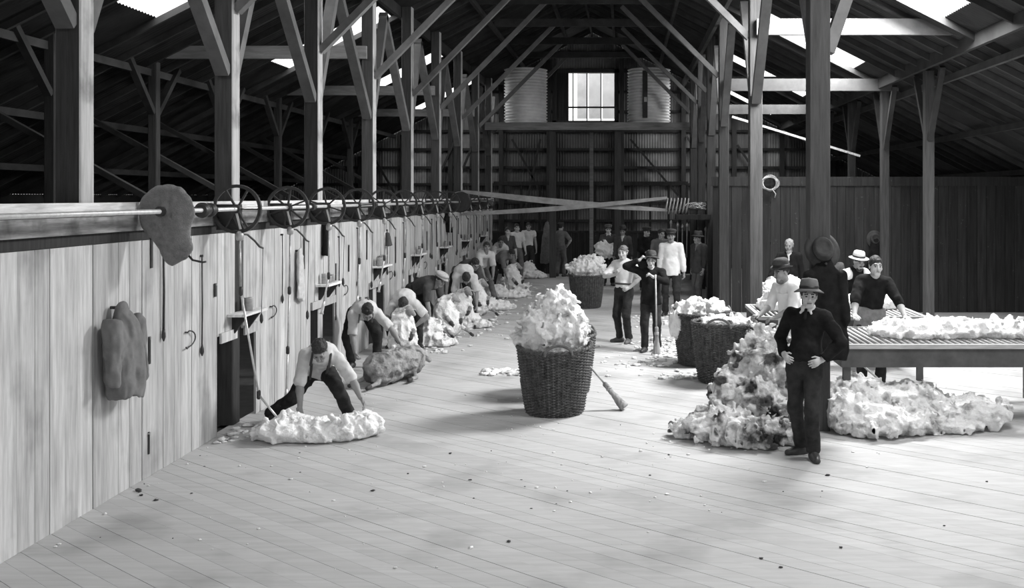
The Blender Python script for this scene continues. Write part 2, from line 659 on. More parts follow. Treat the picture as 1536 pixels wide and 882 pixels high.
def corrugated(x0, x1, z_of, z0, y, amp=.012, wl_=.095):
    """a sheet across the shed whose top follows z_of(x)"""
    n = int((x1 - x0) / (wl_ / 6))
    mb = MB()
    vs_, fs = [], []
    for i in range(n + 1):
        x = x0 + (x1 - x0) * i / n
        yy = y + amp * math.sin(2 * math.pi * x / wl_)
        vs_ += [(x, yy, z0), (x, yy, z_of(x))]
    for i in range(n):
        fs.append((2 * i, 2 * i + 2, 2 * i + 3, 2 * i + 1))
    return mb.add(vs_, fs)


WIN = (-2.45, -.35, 5.25, 7.0)       # back window x0,x1,z0,z1
wall_back = MB().box(X_L, X_R, Y_B - .10, Y_B - .02, 0, .12).build('wall_back', M['dark_timber'])
tag(wall_back, 'corrugated iron end wall on dark timber girts', 'wall', kind='structure')
xs = [X_L]
while xs[-1] < WIN[0] - .9: xs.append(xs[-1] + .78)
xs[-1] = WIN[0]
right_xs = [WIN[1]]
while right_xs[-1] < X_R - .9: right_xs.append(right_xs[-1] + .78)
right_xs.append(X_R)
for seq in (xs, right_xs):
    for a, b in zip(seq[:-1], seq[1:]):
        corrugated(a, b + .02, lambda x: roof_h(x), -.1, Y_B + random.uniform(0, .006)).build('iron_sheet', M['wall_iron'], wall_back, smooth=True)
corrugated(WIN[0], WIN[1], lambda x: WIN[2], -.1, Y_B).build('iron_sheet', M['wall_iron'], wall_back, smooth=True)
corrugated(WIN[0], WIN[1], lambda x: roof_h(x), WIN[3], Y_B).build('iron_sheet', M['wall_iron'], wall_back, smooth=True)
for z in (.9, 1.7, 2.35, 3.0, 3.6, 4.25, 4.9, 5.6, 6.3, 7.05, 7.7):
    half = (RIDGE_H - z) / PITCH - .15
    a, b = max(X_L, RIDGE_X - half), min(X_R, RIDGE_X + half)
    segs = [(a, b)]
    if WIN[2] < z < WIN[3]: segs = [(a, WIN[0] - .1), (WIN[1] + .1, b)]
    for (p, q) in segs:
        MB().box(p, q, Y_B - .14, Y_B - .03, z - .045, z + .045).build('girt', M['dark_timber'], wall_back)
for x in (-11, -9.4, -7.9, -6.2, -4.4, -2.7, -.1, 2.1, 3.9, 5.6, 7.4, 9):
    MB().box(x - .08, x + .08, Y_B - .30, Y_B - .145, 0, roof_h(x) - .25).build('stud', M['dark_timber'], wall_back)
for (xa, za, xb, zb) in ((-7.8, .6, -6.0, 4.6), (-9.2, 4.5, -7.9, 2.2), (-4.0, 4.6, -2.6, 2.0), (-3.0, 4.6, -3.8, .8), (2.2, 4.7, 3.8, 2.3), (3.0, 4.6, 2.6, 1.0), (5.4, 2.3, 4.0, 4.4), (5.8, 2.3, 7.2, 4.0), (.2, 4.6, 1.9, 2.6), (-6.2, 2.4, -5.2, 4.9)):
    MB().beam((xa, Y_B - .34, za), (xb, Y_B - .34, zb), .07, .1, (0, 1, 0)).build('diagonal_brace', M['dark_timber'], wall_back)
# the outside walls along the pens
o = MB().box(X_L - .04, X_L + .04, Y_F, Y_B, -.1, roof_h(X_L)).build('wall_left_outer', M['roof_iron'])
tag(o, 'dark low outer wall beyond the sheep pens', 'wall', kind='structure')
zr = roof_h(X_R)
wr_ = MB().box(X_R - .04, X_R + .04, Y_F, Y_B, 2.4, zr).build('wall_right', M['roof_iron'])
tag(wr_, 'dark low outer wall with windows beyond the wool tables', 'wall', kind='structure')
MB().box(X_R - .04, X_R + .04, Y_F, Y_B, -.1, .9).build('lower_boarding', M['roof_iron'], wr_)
ys = [Y_F] + [q for ab in WIN_R for q in ab] + [Y_B]
for a, b in zip(ys[::2], ys[1::2]):
    MB().box(X_R - .04, X_R + .04, a, b, .9, 2.4).build('pier', M['roof_iron'], wr_)
for i, (a, b) in enumerate(WIN_R):
    w = empty('window_%d' % (i + 2), (X_R, (a + b) / 2, .9))  # windows added out of view for fill light
    tag(w, '%s wide window in the outer wall beyond the wool tables' % ORD[i], 'window', kind='structure')
    q = (b - a) / 2
    for (u, v, c, d) in ((-q, q, 0, .06), (-q, q, 1.44, 1.5), (-q, -q + .06, 0, 1.5), (q - .06, q, 0, 1.5), (-.03, .03, 0, 1.5)):
        MB().box(-.05, .05, u, v, c, d).build('frame', M['post'], w)
    MB().box(-.004, .0, -q, q, 0, 1.5).build('pane', M['glass'], w)
wf = MB().add([(X_L, Y_F, DOOR_F[2]), (X_R, Y_F, DOOR_F[2]), (X_R, Y_F, DOOR_F[2] + .05), (RIDGE_X, Y_F, RIDGE_H), (X_L, Y_F, DOOR_F[2] + .05)], [(0, 1, 2, 3, 4)]).build('wall_front', M['board'])
tag(wf, 'plain board wall closing the near end of the shed', 'wall', kind='structure')
MB().box(X_L, DOOR_F[0], Y_F - .05, Y_F, 0, DOOR_F[2]).build('boarding', M['board'], wf)
MB().box(DOOR_F[1], X_R, Y_F - .05, Y_F, 0, DOOR_F[2]).build('boarding', M['board'], wf)

# ---- roof: corrugated iron with skylight openings, rafters, purlins
ceiling = MB().beam((RIDGE_X, Y_F, RIDGE_H - .12), (RIDGE_X, Y_B - .36, RIDGE_H - .12), .06, .2).build('ceiling', M['rafter'])
tag(ceiling, 'dark underside of the corrugated iron gable roof', 'ceiling', kind='structure')


def roof_sheet(side, u0, u1, y0, y1, m, amp=.012, wl_=.095, lift=0.0):
    n = max(2, int((y1 - y0) / (wl_ / 5)))
    mb = MB()
    vs_, fs = [], []
    for i in range(n + 1):
        y = y0 + (y1 - y0) * i / n
        dz = amp * math.sin(2 * math.pi * y / wl_) + lift
        for u in (u0, u1):
            vs_.append((RIDGE_X + side * u, y, RIDGE_H - PITCH * u + dz))
    for i in range(n):
        f = (2 * i, 2 * i + 1, 2 * i + 3, 2 * i + 2)
        fs.append(f if side > 0 else f[::-1])
    return mb.add(vs_, fs).build('roof_sheet', m, ceiling, smooth=True)


for side in (-1, 1):
    ue = (RIDGE_X - X_L) if side < 0 else (X_R - RIDGE_X)
    cur = Y_F
    for yc in SKY_Y:
        a, b = yc - SKY_W / 2, yc + SKY_W / 2
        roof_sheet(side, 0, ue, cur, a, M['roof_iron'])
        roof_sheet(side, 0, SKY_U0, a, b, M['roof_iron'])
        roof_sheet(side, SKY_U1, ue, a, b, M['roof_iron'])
        for j in range(2):                                      # two panes of glass in each opening
            ya, yb = a + j * SKY_W / 2, a + (j + 1) * SKY_W / 2
            vs_ = []
            for dz in (0.0, .006):
                for (u, y) in ((SKY_U0, ya), (SKY_U1, ya), (SKY_U1, yb), (SKY_U0, yb)):
                    vs_.append((RIDGE_X + side * u, y, RIDGE_H - PITCH * u + .02 + dz))
            MB().add(vs_, [(0, 3, 2, 1), (4, 5, 6, 7), (0, 1, 5, 4), (1, 2, 6, 5), (2, 3, 7, 6), (3, 0, 4, 7)]).build('skylight_pane', M['glass'], ceiling)
        cur = b
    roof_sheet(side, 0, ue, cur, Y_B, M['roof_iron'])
    me = None
    y = Y_F + .4
    while y < Y_B - .5:                                         # rafters, one mesh shared along each slope
        if not any(abs(y - yc) < SKY_W / 2 - .1 for yc in SKY_Y):
            if me is None:
                a = (RIDGE_X + side * .05, 0, RIDGE_H - .07 - PITCH * .05)
                b = (RIDGE_X + side * (ue - .1), 0, RIDGE_H - .07 - PITCH * (ue - .1))
                me = MB().beam(a, b, .06, .10, (0, 1, 0) if False else (0, 0, 1)).mesh('rafter')
            link('rafter', me, M['rafter'], ceiling, (0, y, 0))
        y += .76
    for u in np.arange(.8, ue, 1.55):
        if SKY_U0 - .05 < u < SKY_U1 + .05: continue
        x = RIDGE_X + side * u
        MB().beam((x, Y_F, roof_h(x) - .19), (x, Y_B - .36, roof_h(x) - .19), .08, .12).build('purlin', M['rafter'], ceiling)

# ---- post rows with their braces
HALF = .105


def post(x, y, h, label, braces, m='post', half=HALF, group=None, foot=0.0, pale_side=False, bm='brace'):
    c = .012
    prof = [(-half + c, -half), (half - c, -half), (half, -half + c), (half, half - c), (half - c, half), (-half + c, half), (-half, half - c), (-half, -half + c)]
    n = 8

    def seg(z0, z1):
        return MB().add([(p[0], p[1], z0) for p in prof] + [(p[0], p[1], z1) for p in prof],
                        [tuple(range(n))[::-1], tuple(range(n, 2 * n))] + [(i, (i + 1) % n, n + (i + 1) % n, n + i) for i in range(n)])
    if foot > 0:  # lower length gets a darker timber
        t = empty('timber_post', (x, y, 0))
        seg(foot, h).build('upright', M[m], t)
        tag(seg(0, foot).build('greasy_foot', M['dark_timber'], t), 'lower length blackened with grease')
    else:
        t = seg(0, h).build('timber_post', M[m], None, (x, y, 0))
    if pale_side:                                     # the nave side gets a paler material
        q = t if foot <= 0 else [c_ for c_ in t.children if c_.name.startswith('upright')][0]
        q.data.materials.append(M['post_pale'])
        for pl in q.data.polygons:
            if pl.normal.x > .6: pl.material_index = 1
    tag(t, label, 'post', group)
    for (a, b, w) in braces:
        up = (0, 1, 0) if abs(a[1] - b[1]) < .1 else (1, 0, 0)
        MB().beam(a, b, w, w * 1.25, up).build('knee_brace', M[bm], ceiling)
    return t


PLATE = 6.35
for i, y in enumerate(POST_L):
    br = []
    xi = PX_L + HALF
    br.append(((xi, y, 4.66), (xi + 2.5, y, 7.2), .10))
    br.append(((PX_L, y - HALF, 3.95), (PX_L, y - HALF - 2.0, 5.95), .12))
    br.append(((PX_L, y + HALF, 3.95), (PX_L, y + HALF + 1.0, 5.95), .12))
    lab = ('%s timber post along the pale shearing wall counted from the sacking-covered wheel' % ORD[i - 1]) if i > 0 else 'timber post in the shearing wall just before the sacking-covered wheel'
    if i == 8: lab = 'timber post at the far corner of the shearing wall'
    post(PX_L, y, roof_h(PX_L) - .28, lab, br, foot=2.235 if i == 1 else 0.0, pale_side=True)
RLAB = ['broad timber post with a felt hat and long coat hung on it', 'timber post rising behind the far corner of the wool tables', 'timber post at the open end of the dark board partition',
        'timber post just past the dark partition with pale lit face', 'timber post beside the shelf that carries the coil', 'timber post next to the platform with the corrugated tanks']
for i, y in enumerate(POST_R):
    xi = RX - HALF
    br = [((xi, y, 5.15), (xi - 2.1, y, 7.25), .10)]
    if i > 0: br.append(((RX, y - HALF, 4.1), (RX, y - HALF - 1.6, 6.0), .12))
    br.append(((RX, y + HALF, 4.1), (RX, y + HALF + 1.4, 6.0), .12))
    if i == 0: br.append(((RX + HALF, y, 4.15), (RX + HALF + .5, y, 5.6), .13))
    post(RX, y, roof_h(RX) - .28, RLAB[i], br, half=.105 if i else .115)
AX_L, AX_R = -8.1, 5.6
for i, y in enumerate((14.05, 17.1, 20.15, 23.2, 26.2, 29.3)):
    br = [((AX_L, y - .08, 4.0), (AX_L, y - .9, 4.85), .09), ((AX_L, y + .08, 4.0), (AX_L, y + .9, 4.85), .09),
          ((AX_L - 1.5, y + .14, 4.1), (AX_L + 2.9, y + .14, 1.65), .08)]
    post(AX_L, y, 4.87, '%s slim post standing in the dark pens beyond the shearing wall' % ORD[i], br, half=.075, bm='rafter')
for i, y in enumerate((18.3, 21.4, 24.5, 27.6)):
    if i == 1:
        pass
    br = [((AX_R, y - .08, 3.6), (AX_R, y - .8, 4.85), .08), ((AX_R, y + .08, 3.6), (AX_R, y + .8, 4.85), .08)]
    post(AX_R, y, 4.87, '%s slim post of the dark aisle beyond the wool tables' % ORD[i], br, half=.085, bm='rafter')
for x, h, y0, y1 in ((PX_L, PLATE, Y_F, Y_B - .4), (RX, PLATE, Y_F, Y_B - .4), (AX_L, 4.97, 5.0, Y_B - .4), (AX_R, 4.97, 5.0, Y_B - .4)):
    for off in (0,):
        MB().box(x - HALF - .085, x - HALF - .005, y0, y1, h - .1, h + .12).build('wall_plate', M['rafter'], ceiling)
for y in (POST_L[1], POST_L[3], POST_L[5], POST_L[7]):
    MB().box(AX_L - .2, PX_L - .0, y - .19, y - .112, 4.96, 5.18).build('tie_beam', M['beam'], ceiling)
for y, h in ((10.95, 5.3), (16.2, 5.3), (21.4, 4.95), (27.6, 4.97)):
    MB().box(RX + .0, AX_R + .25, y - .20, y - .125, h - .13, h + .13).build('tie_beam', M['brace'], ceiling)
for y in (24.5,):
    MB().box(RX, AX_R + .25, y - .20, y - .125, 5.35, 5.5).build('tie_beam', M['rafter'], ceiling)
for y in POST_L:
    MB().box(PX_L + 1.0, RX - .9, y - .20, y - .115, 7.12, 7.32).build('collar_beam', M['rafter'], ceiling)
MB().beam(at(1098, 175, 23), at(1290, 234, 23), .05, .05).build('slanting_pole', M['pale_timber'], ceiling)

# ---- dark board partition behind the wool tables and the side wall running back from it
PY = 22.0
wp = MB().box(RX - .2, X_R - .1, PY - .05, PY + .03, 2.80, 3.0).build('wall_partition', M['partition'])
tag(wp, 'dark vertical board partition behind the wool tables', 'wall', kind='structure')
x = RX - .18
while x < X_R - .3:
    w = random.uniform(.19, .23)
    dy = random.uniform(-.006, .006)
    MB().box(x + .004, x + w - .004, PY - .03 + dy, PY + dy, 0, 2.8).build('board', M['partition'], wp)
    x += w
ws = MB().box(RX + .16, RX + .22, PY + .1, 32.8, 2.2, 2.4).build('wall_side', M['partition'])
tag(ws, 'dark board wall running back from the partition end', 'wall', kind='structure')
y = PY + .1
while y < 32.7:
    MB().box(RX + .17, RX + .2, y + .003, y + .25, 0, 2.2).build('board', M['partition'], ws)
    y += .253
# low half wall across the far end
hw = MB().box(WX, RX + .1, 32.93, 33.05, 1.36, 1.43).build('wall_half', M['dark_timber'])
tag(hw, 'low dark board half wall across the far end', 'wall', kind='structure')
x = WX
while x < RX:
    MB().box(x + .003, x + .217, 32.96, 32.99, 0, 1.36).build('board', M['partition'], hw)
    x += .22
for x in np.arange(WX + .3, RX, .62):
    MB().box(x - .04, x + .04, 33.4, 33.48, 0, 3.0).build('stud', M['dark_timber'], hw)
MB().box(WX, RX, 33.36, 33.5, 2.95, 3.07).build('rail', M['dark_timber'], hw)

# ---- window in the end wall
w1 = empty('window_1', ((WIN[0] + WIN[1]) / 2, Y_B, WIN[2]))
tag(w1, 'small bright window high in the iron end wall', 'window', kind='structure')
ww, wh = (WIN[1] - WIN[0]) / 2, WIN[3] - WIN[2]
for (a, b, c, d) in ((-ww - .12, ww + .12, -.1, .02), (-ww - .12, ww + .12, wh - .02, wh + .12), (-ww - .12, -ww + .02, -.1, wh + .1), (ww - .02, ww + .12, -.1, wh + .1)):
    MB().box(a, b, -.2, .06, c, d).build('frame', M['post'], w1)
MB().box(-ww, ww, -.02, .02, .48, .54).build('transom', M['post'], w1)
for q in (-.45, .05, .55):
    MB().box(q - .02, q + .02, -.02, .02, .02, wh - .02).build('glazing_bar', M['post'], w1)
MB().box(-ww, ww, -.006, .0, .0, wh).build('pane', M['glass'], w1)
for a, b in ((-.42, -.02), (.02, .5), (.55, 1.1)):
    MB().box(a, b, 2.5, 2.53, .3, wh + .3).build('outside_board', M['tank_iron'], w1)
MB().box(-ww, -ww + .45, -.16, -.12, .02, wh - .02).build('shutter', M['partition'], w1)

# ---- platform with two corrugated tanks
PLY = 32.2
pf = empty('tank_platform', (RIDGE_X, PLY, 0))
tag(pf, 'dark timber platform on posts carrying the two corrugated tanks', 'platform')
MB().box(-3.25, 3.28, -.85, .65, 4.82, 4.9).build('deck', M['dark_timber'], pf)
MB().box(-3.25, 3.28, -.95, -.86, 4.66, 4.9).build('edge_beam', M['beam'], pf)
for x in (-1.13, .93):
    MB().box(x - .1, x + .1, -.8, -.6, 0, 4.66).build('post', M['post'], pf)
MB().box(.0, .12, .3, .42, 0, 4.66).build('post', M['beam'], pf)
for sx, px, lab in ((-1, 786, 'round corrugated iron tank with unbroken side'), (1, 974, 'round corrugated iron tank with a dark slit down its side')):
    x = (px - 937) * (PLY - .7) / FOC
    t = empty('water_tank', (x, PLY - .12, 4.905))
    tag(t, lab + ' on the high platform', 'tank', 'tanks on the platform')
    prof = []
    rr, hh = .675, 1.74
    nrib = 18
    for i in range(nrib * 6 + 1):
        z = hh * i / (nrib * 6)
        prof.append((rr + .026 * math.cos(2 * math.pi * i / 6), z))
    MB().lathe(prof, 40).build('corrugated_body', M['tank_iron'], t, smooth=True)
    MB().lathe([(rr - .02, hh - .01), (rr - .02, hh + .012), (.05, hh + .05)], 40).build('lid', M['tank_iron'], t)
    if sx > 0:
        MB().box(-.22, -.06, -rr - .03, -rr + .09, .15, hh - .1).build('slit', M['iron'], t)
        MB().box(-.17, -.08, -rr - .05, -rr - .03, .65, .8).build('gauge', M['tin'], t)

# =================================================================== MACHINERY AND THE THINGS ON THE SHEARING WALL
SX, SH = -4.06, 2.43
shaft = empty('line_shaft', (SX, 2.5, SH))
tag(shaft, 'long bright steel line shaft running above the shearing stands', 'shaft')
MB().tube([(0, 0, 0), (0, 28.0, 0)], .022, 10).build('rod', M['steel'], shaft, smooth=True)
for yy in (9.75, 12.9, 16.1, 19.2, 22.3):
    hb = MB().box(-.235, -.02, -.04, .04, -.05, .03).build('bearing_bracket', M['iron'], shaft, (0, yy - 2.5, 0))
    MB().lathe([(.05, -.06), (.05, .06)], 14, axis='y').build('bearing', M['iron'], hb, smooth=True)
for yy, rr, w in ((9.55, .075, .025), (9.63, .055, .05), (9.72, .07, .02)):
    MB().lathe([(rr * .7, -w), (rr, -w * .6), (rr, w * .6), (rr * .7, w)], 18, (0, yy - 2.5, 0), 'y').build('collar', M['iron'], shaft, smooth=True)


def gear(y, k, lab):
    t = empty('shearing_gear', (SX, y, SH))
    tag(t, lab, 'machine', 'overhead shearing gears along the line shaft')
    w = MB()
    Rr, n = .258, 40
    prof = [(Rr - .034, -.014), (Rr, -.02), (Rr, .02), (Rr - .034, .014), (Rr - .034, -.014)]
    w.lathe(prof, n, axis='y', cap=False)
    rim = w.build('wheel_rim', M['iron'], t, smooth=False)
    for i in range(6):
        a = 2 * math.pi * i / 6 + k * .37
        MB().beam((math.cos(a) * .03, 0, math.sin(a) * .03), (math.cos(a) * (Rr - .02), 0, math.sin(a) * (Rr - .02)), .018, .028, (0, 1, 0)).build('spoke', M['iron'], rim)
    MB().lathe([(.045, -.04), (.05, -.02), (.05, .02), (.045, .04)], 16, axis='y').build('hub', M['iron'], rim, smooth=True)
    MB().box(-.235, .02, .045, .09, -.22, .05).build('hanger_bracket', M['iron'], t)
    MB().beam((-.05, .02, -.02), (.05, .04, -.24), .05, .05).build('friction_arm', M['iron'], t)
    MB().beam((-.01, -.03, .03), (.05, -.03, -.21), .012, .02).build('throw_out_rod', M['steel'], t)
    hd = MB().lathe([(.02, -.33), (.038, -.32), (.042, -.27), (.03, -.24), (.02, -.23)], 12, (.03, 0, 0)).build('joint_head', M['tin'], t, smooth=True)
    dx = .14 + .03 * math.sin(k * 2.1)
    pts = [(.03, .0, -.26), (.08, .08, -.27), (.11, .20, -.34), (.12, .32, -.41), (.12, .42, -.43)]
    ar = MB().tube(pts, .011, 6).build('pull_lever', M['iron'], t, smooth=True)
    L = (.75, .9, .62, .8)[k % 4]
    cd = MB().tube([(.12, .42, -.43), (.10, .43, -.43 - L)], .004, 5).build('pull_cord', M['iron'], t)
    MB().lathe([(.006, .06), (.018, .03), (.02, -.02), (.008, -.05)], 8, (.10, .43, -.45 - L)).build('toggle', M['iron'], cd, smooth=True)
    return t


def down_tube(t, pts, rads=None):
    """jointed tube from the gear's joint head to the hand piece; points are in the gear's own space"""
    for i in range(len(pts) - 1):
        MB().tube([pts[i], pts[i + 1]], .012, 8).build('down_tube', M['tin'] if i == 0 else M['steel'], t, smooth=True)
    for p in pts[1:-1]:
        p = Vector(p)
        MB().lathe([(.012, -.05), (.022, -.035), (.022, .035), (.012, .05)], 10, p).build('tube_joint', M['iron'], t, smooth=True)
    a, b = Vector(pts[-2]), Vector(pts[-1])
    d = (b - a).normalized()
    MB().tube([b - d * .02, b + d * .05, b + d * .13, b + d * .16], [.014, .022, .02, .03], 8).build('hand_piece', M['steel'], t, smooth=True)


n_gear = 13
for k in range(n_gear):
    y = 10.4 + 1.57 * k
    if k == 0: lab = 'spoked iron wheel and shearing gear whose jointed tube reaches the nearest fleece'
    elif k == n_gear - 1: lab = 'farthest small spoked wheel with shearing gear on the line shaft'
    else: lab = '%s spoked overhead wheel with hanging shearing tube counted from the sacking-covered wheel' % ORD[k]
    t = gear(y, k, lab)
    if k == 0:
        q = lambda v: (v[0] - SX, v[1] - y, v[2] - SH)
        down_tube(t, [(.03, 0, -.32), (.04, .0, -.86), q(at(388, 592, 10.6)), q(at(424, 636, 10.55))])
    elif k == 1:
        down_tube(t, [(.03, 0, -.32), (.02, 0, -1.0), (.0, 0, -1.72), (-.01, -.02, -2.2)])
    else:
        down_tube(t, [(.03, 0, -.32), (.02, .02, -.85 - .05 * (k % 3)), (-.06 + .04 * (k % 2), .06, -1.32 - .08 * (k % 2))])

# wheel wrapped in sacking, shaft passing through
sk = empty('covered_wheel', (SX, 8.78, SH))
tag(sk, 'large wheel wrapped in a grey hessian sack on the line shaft', 'wheel')
F = Field((-.45, -.2, -.62), (.45, .2, .42), .0115)
F.cone((.02, -.03, 0), (.02, .03, 0), .215, .215, k=.0, cut=[((0, -.045, 0), (0, -1, 0)), ((0, .06, 0), (0, 1, 0))])
F.ell((.02, -.01, .0), (.245, .06, .245), k=.03)
F.cone((.02, .0, -.10), (.09, .0, -.30), .205, .15, k=.06, sq=((0, 1, 0), 3.0))
F.cone((.08, 0, -.30), (.06, 0, -.40), .14, .075, k=.03, sq=((0, 1, 0), 2.4))
F.cone((.10, 0, -.30), (.20, 0, -.34), .06, .04, k=.04, sq=((0, 1, 0), 1.6))
for (xa, za, xb, zb) in ((-.03, .12, .0, -.12), (.06, .14, .08, -.05), (.14, -.12, .16, -.33), (.02, -.16, .10, -.38), (-.06, -.12, .04, -.34)):
    F.cone((xa, -.075, za), (xb, -.07, zb), .012, .016, .02, 's')
F.rough(.012, 9, 3, (1, .6, .35))
F.rough(.009, 24, 5, (1, .6, .5))
V, Q = F.nets()
link('sack', np_mesh('sack', V, Q), M['sack'], sk)
MB().lathe([(.045, -.03), (.045, .03)], 14, (0, -.085, 0), 'y').build('hub_hole', M['iron'], sk)
MB().tube([(.18, .0, -.36), (.24, .0, -.43), (.33, .0, -.45), (.36, .0, -.445)], .010, 6).build('tie_cord', M['iron'], sk, smooth=True)

# flat crossed drive belt from the shaft pulley to the coil shelf
BY = 24.55
dp = empty('drive_pulley', (SX, BY, SH))
tag(dp, 'flat-faced drive pulley where the long belt leaves the line shaft', 'pulley')
MB().lathe([(.24, -.09), (.262, -.06), (.262, .06), (.24, .09)], 32, axis='y').build('face', M['iron'], dp, smooth=True)
bt = empty('drive_belt', (SX, BY, SH))
tag(bt, 'long crossed leather belt spanning from the line shaft to the far post', 'belt')


def strip(pts, w, m, name, parent, tw=None):
    mb = MB()
    vs_, fs = [], []
    pts = [Vector(p) for p in pts]
    n = len(pts)
    for i, p in enumerate(pts):
        a = tw[i] if tw else 0.0
        d = (pts[min(i + 1, n - 1)] - pts[max(i - 1, 0)]).normalized()
        up = Vector((0, math.cos(a), math.sin(a)))
        up = (up - d * up.dot(d)).normalized()
        nn = d.cross(up).normalized() * .004
        for s1, s2 in ((-1, -1), (1, -1), (1, 1), (-1, 1)):
            vs_.append(p + up * (s1 * w / 2) + nn * s2)
    for i in range(n - 1):
        for k_ in range(4):
            fs.append((4 * i + k_, 4 * i + (k_ + 1) % 4, 4 * i + 4 + (k_ + 1) % 4, 4 * i + 4 + k_))
    fs += [(3, 2, 1, 0), tuple(4 * (n - 1) + q for q in range(4))]
    return mb.add(vs_, fs).build(name, m, parent)


ex = 1.05 - SX
A = [(ex * t, .02 - .05 * t, .265 - .47 * t - .04 * math.sin(math.pi * t)) for t in np.linspace(0, 1, 15)]
B = [(ex * t, -.08 + .05 * t, -.30 + .40 * t - .05 * math.sin(math.pi * t)) for t in np.linspace(0, 1, 15)]
strip(A, .15, M['belt'], 'upper_run', bt, [.4 + 1.0 * math.sin(math.pi * t) for t in np.linspace(0, 1, 15)])
strip(B, .13, M['belt'], 'lower_run', bt, [.5 + .6 * math.sin(math.pi * t) for t in np.linspace(0, 1, 15)])

# shelf and coil at the right end of the belt
sh = empty('bracket_shelf', (1.45, BY, 2.12))
tag(sh, 'dark bracket shelf high beside the posts carrying a coil', 'shelf')
MB().box(-.2, .66, -.35, .1, -.12, .0).build('board', M['dark_timber'], sh)
MB().beam((.6, -.1, -.12), (.6, -.1, -.6), .06, .06).build('bracket', M['dark_timber'], sh)
co = empty('wire_coil', (1.25, BY - .12, 2.33))
tag(co, 'coil of bright wire loops lying on the high bracket shelf', 'coil')
for i in range(7):
    pts = [(-.22 + i * .085 + .03 * math.sin(a), .04 * math.sin(i) + math.cos(a) * .17, math.sin(a) * .19 + .005 * math.sin(i * 3)) for a in np.linspace(0, 2 * math.pi, 25)[:-1]]
    MB().tube(pts, .014, 6, True).build('loop', M['tin'], co, smooth=True)
for i in range(9):
    rr = random.uniform(.08, .17)
    c0_ = Vector((.45 + random.uniform(-.1, .22), random.uniform(-.05, .05), -.02 + random.uniform(-.04, .06)))
    ax_ = Vector((random.uniform(-.5, .5), random.uniform(-.5, .5), 1)).normalized()
    s_ = ax_.orthogonal().normalized()
    t_ = ax_.cross(s_)
    MB().tube([c0_ + s_ * math.cos(a) * rr * 1.4 + t_ * math.sin(a) * rr * .8 for a in np.linspace(0, 2 * math.pi, 21)[:-1]], .012, 5, True).build('loop', M['tin'], co, smooth=True)

# wall things along the shearing stands -------------------------------------------------
WF = WX + .048


def wall_y(px):
    return -(WF) * FOC / (937.0 - px)


def wall_pt(px, py):
    y = wall_y(px)
    return Vector((WF, y, CAM_H - (py - 295) * y / FOC))


def wall_cord(px, py0, py1, lab, r=.006, bulb=True):
    p0, p1 = wall_pt(px, py0), wall_pt(px, py1)
    t = empty('pull_cord', p0)
    tag(t, lab, 'cord', 'cords on the shearing wall')
    L = p0.z - p1.z
    MB().tube([(.02, 0, 0), (.025, 0, -L * .5), (.02, 0, -L + .08)], r, 6).build('cord', M['iron'], t, smooth=True)
    if bulb: MB().lathe([(r, .10), (.018, .06), (.02, .02), (.006, -.02)], 8, (.022, 0, -L + .02)).build('toggle', M['iron'], t, smooth=True)
    MB().lathe([(.012, 0), (.012, .03)], 8, (0, 0, 0), 'x').build('nail', M['iron'], t)
    return t


wall_cord(242, 362, 512, 'dark cord with a toggle hanging below the sacking-covered wheel', .011)
wall_cord(300, 384, 534, 'long thin cord with toggle left of the nearest shelf', .007)
wall_cord(421, 352, 455, 'short cord hanging between the first two spoked wheels')
wall_cord(660, 310, 395, 'thin cord far along the wall beyond the fourth shelf')


def wall_strap(px, py0, py1, lab, w=.03):
    p0, p1 = wall_pt(px, py0), wall_pt(px, py1)
    L = p0.z - p1.z
    t = empty('leather_strap', p0)
    tag(t, lab, 'strap', 'straps on the shearing wall')
    MB().box(.002, .014, -w / 2, w / 2, -L, 0).build('strip', M['iron'], t)
    MB().lathe([(.012, 0), (.012, .025)], 8, (0, 0, -.015), 'x').build('stud', M['tin'], t)


wall_strap(226, 340, 402, 'black strap hanging from the header beside the covered wheel', .035)
wall_strap(223, 505, 546, 'short black strap low beside the hanging coat')
wall_strap(222, 648, 681, 'black strip fixed near the foot of the boards', .02)
wall_strap(322, 425, 445, 'tiny black catch on the boards above the first shelf', .04)
wall_strap(503, 395, 480, 'narrow black strap between second and third shelves', .03)


def wall_hook(px, py, lab, s=1.0):
    p = wall_pt(px, py)
    t = empty('iron_hook', p)
    tag(t, lab, 'hook', 'D-shaped hooks on the shearing wall')
    pts = [(.03, -.075 * s, .06 * s)] + [(.03, -.075 * s + .15 * s * math.sin(a), .07 * s * math.cos(a)) for a in np.linspace(.2, math.pi - .1, 9)] + [(.03, -.09 * s, -.08 * s), (.03, -.11 * s, -.065 * s)]
    MB().tube(pts, .007, 6).build('bow', M['iron'], t, smooth=True)
    MB().beam((.0, -.075 * s, .06 * s), (.035, -.075 * s, .06 * s), .012, .012).build('staple', M['iron'], t)


wall_hook(283, 507, 'D-shaped iron hook on the boards left of the nearest opening', 1.15)
wall_hook(408, 466, 'D-shaped iron hook below the first pair of spoked wheels')
wall_hook(517, 434, 'D-shaped iron hook beside the second shelf')
wall_hook(585, 412, 'D-shaped iron hook beside the third shelf')
wall_hook(637, 397, 'small D-shaped iron hook beside the fourth shelf')

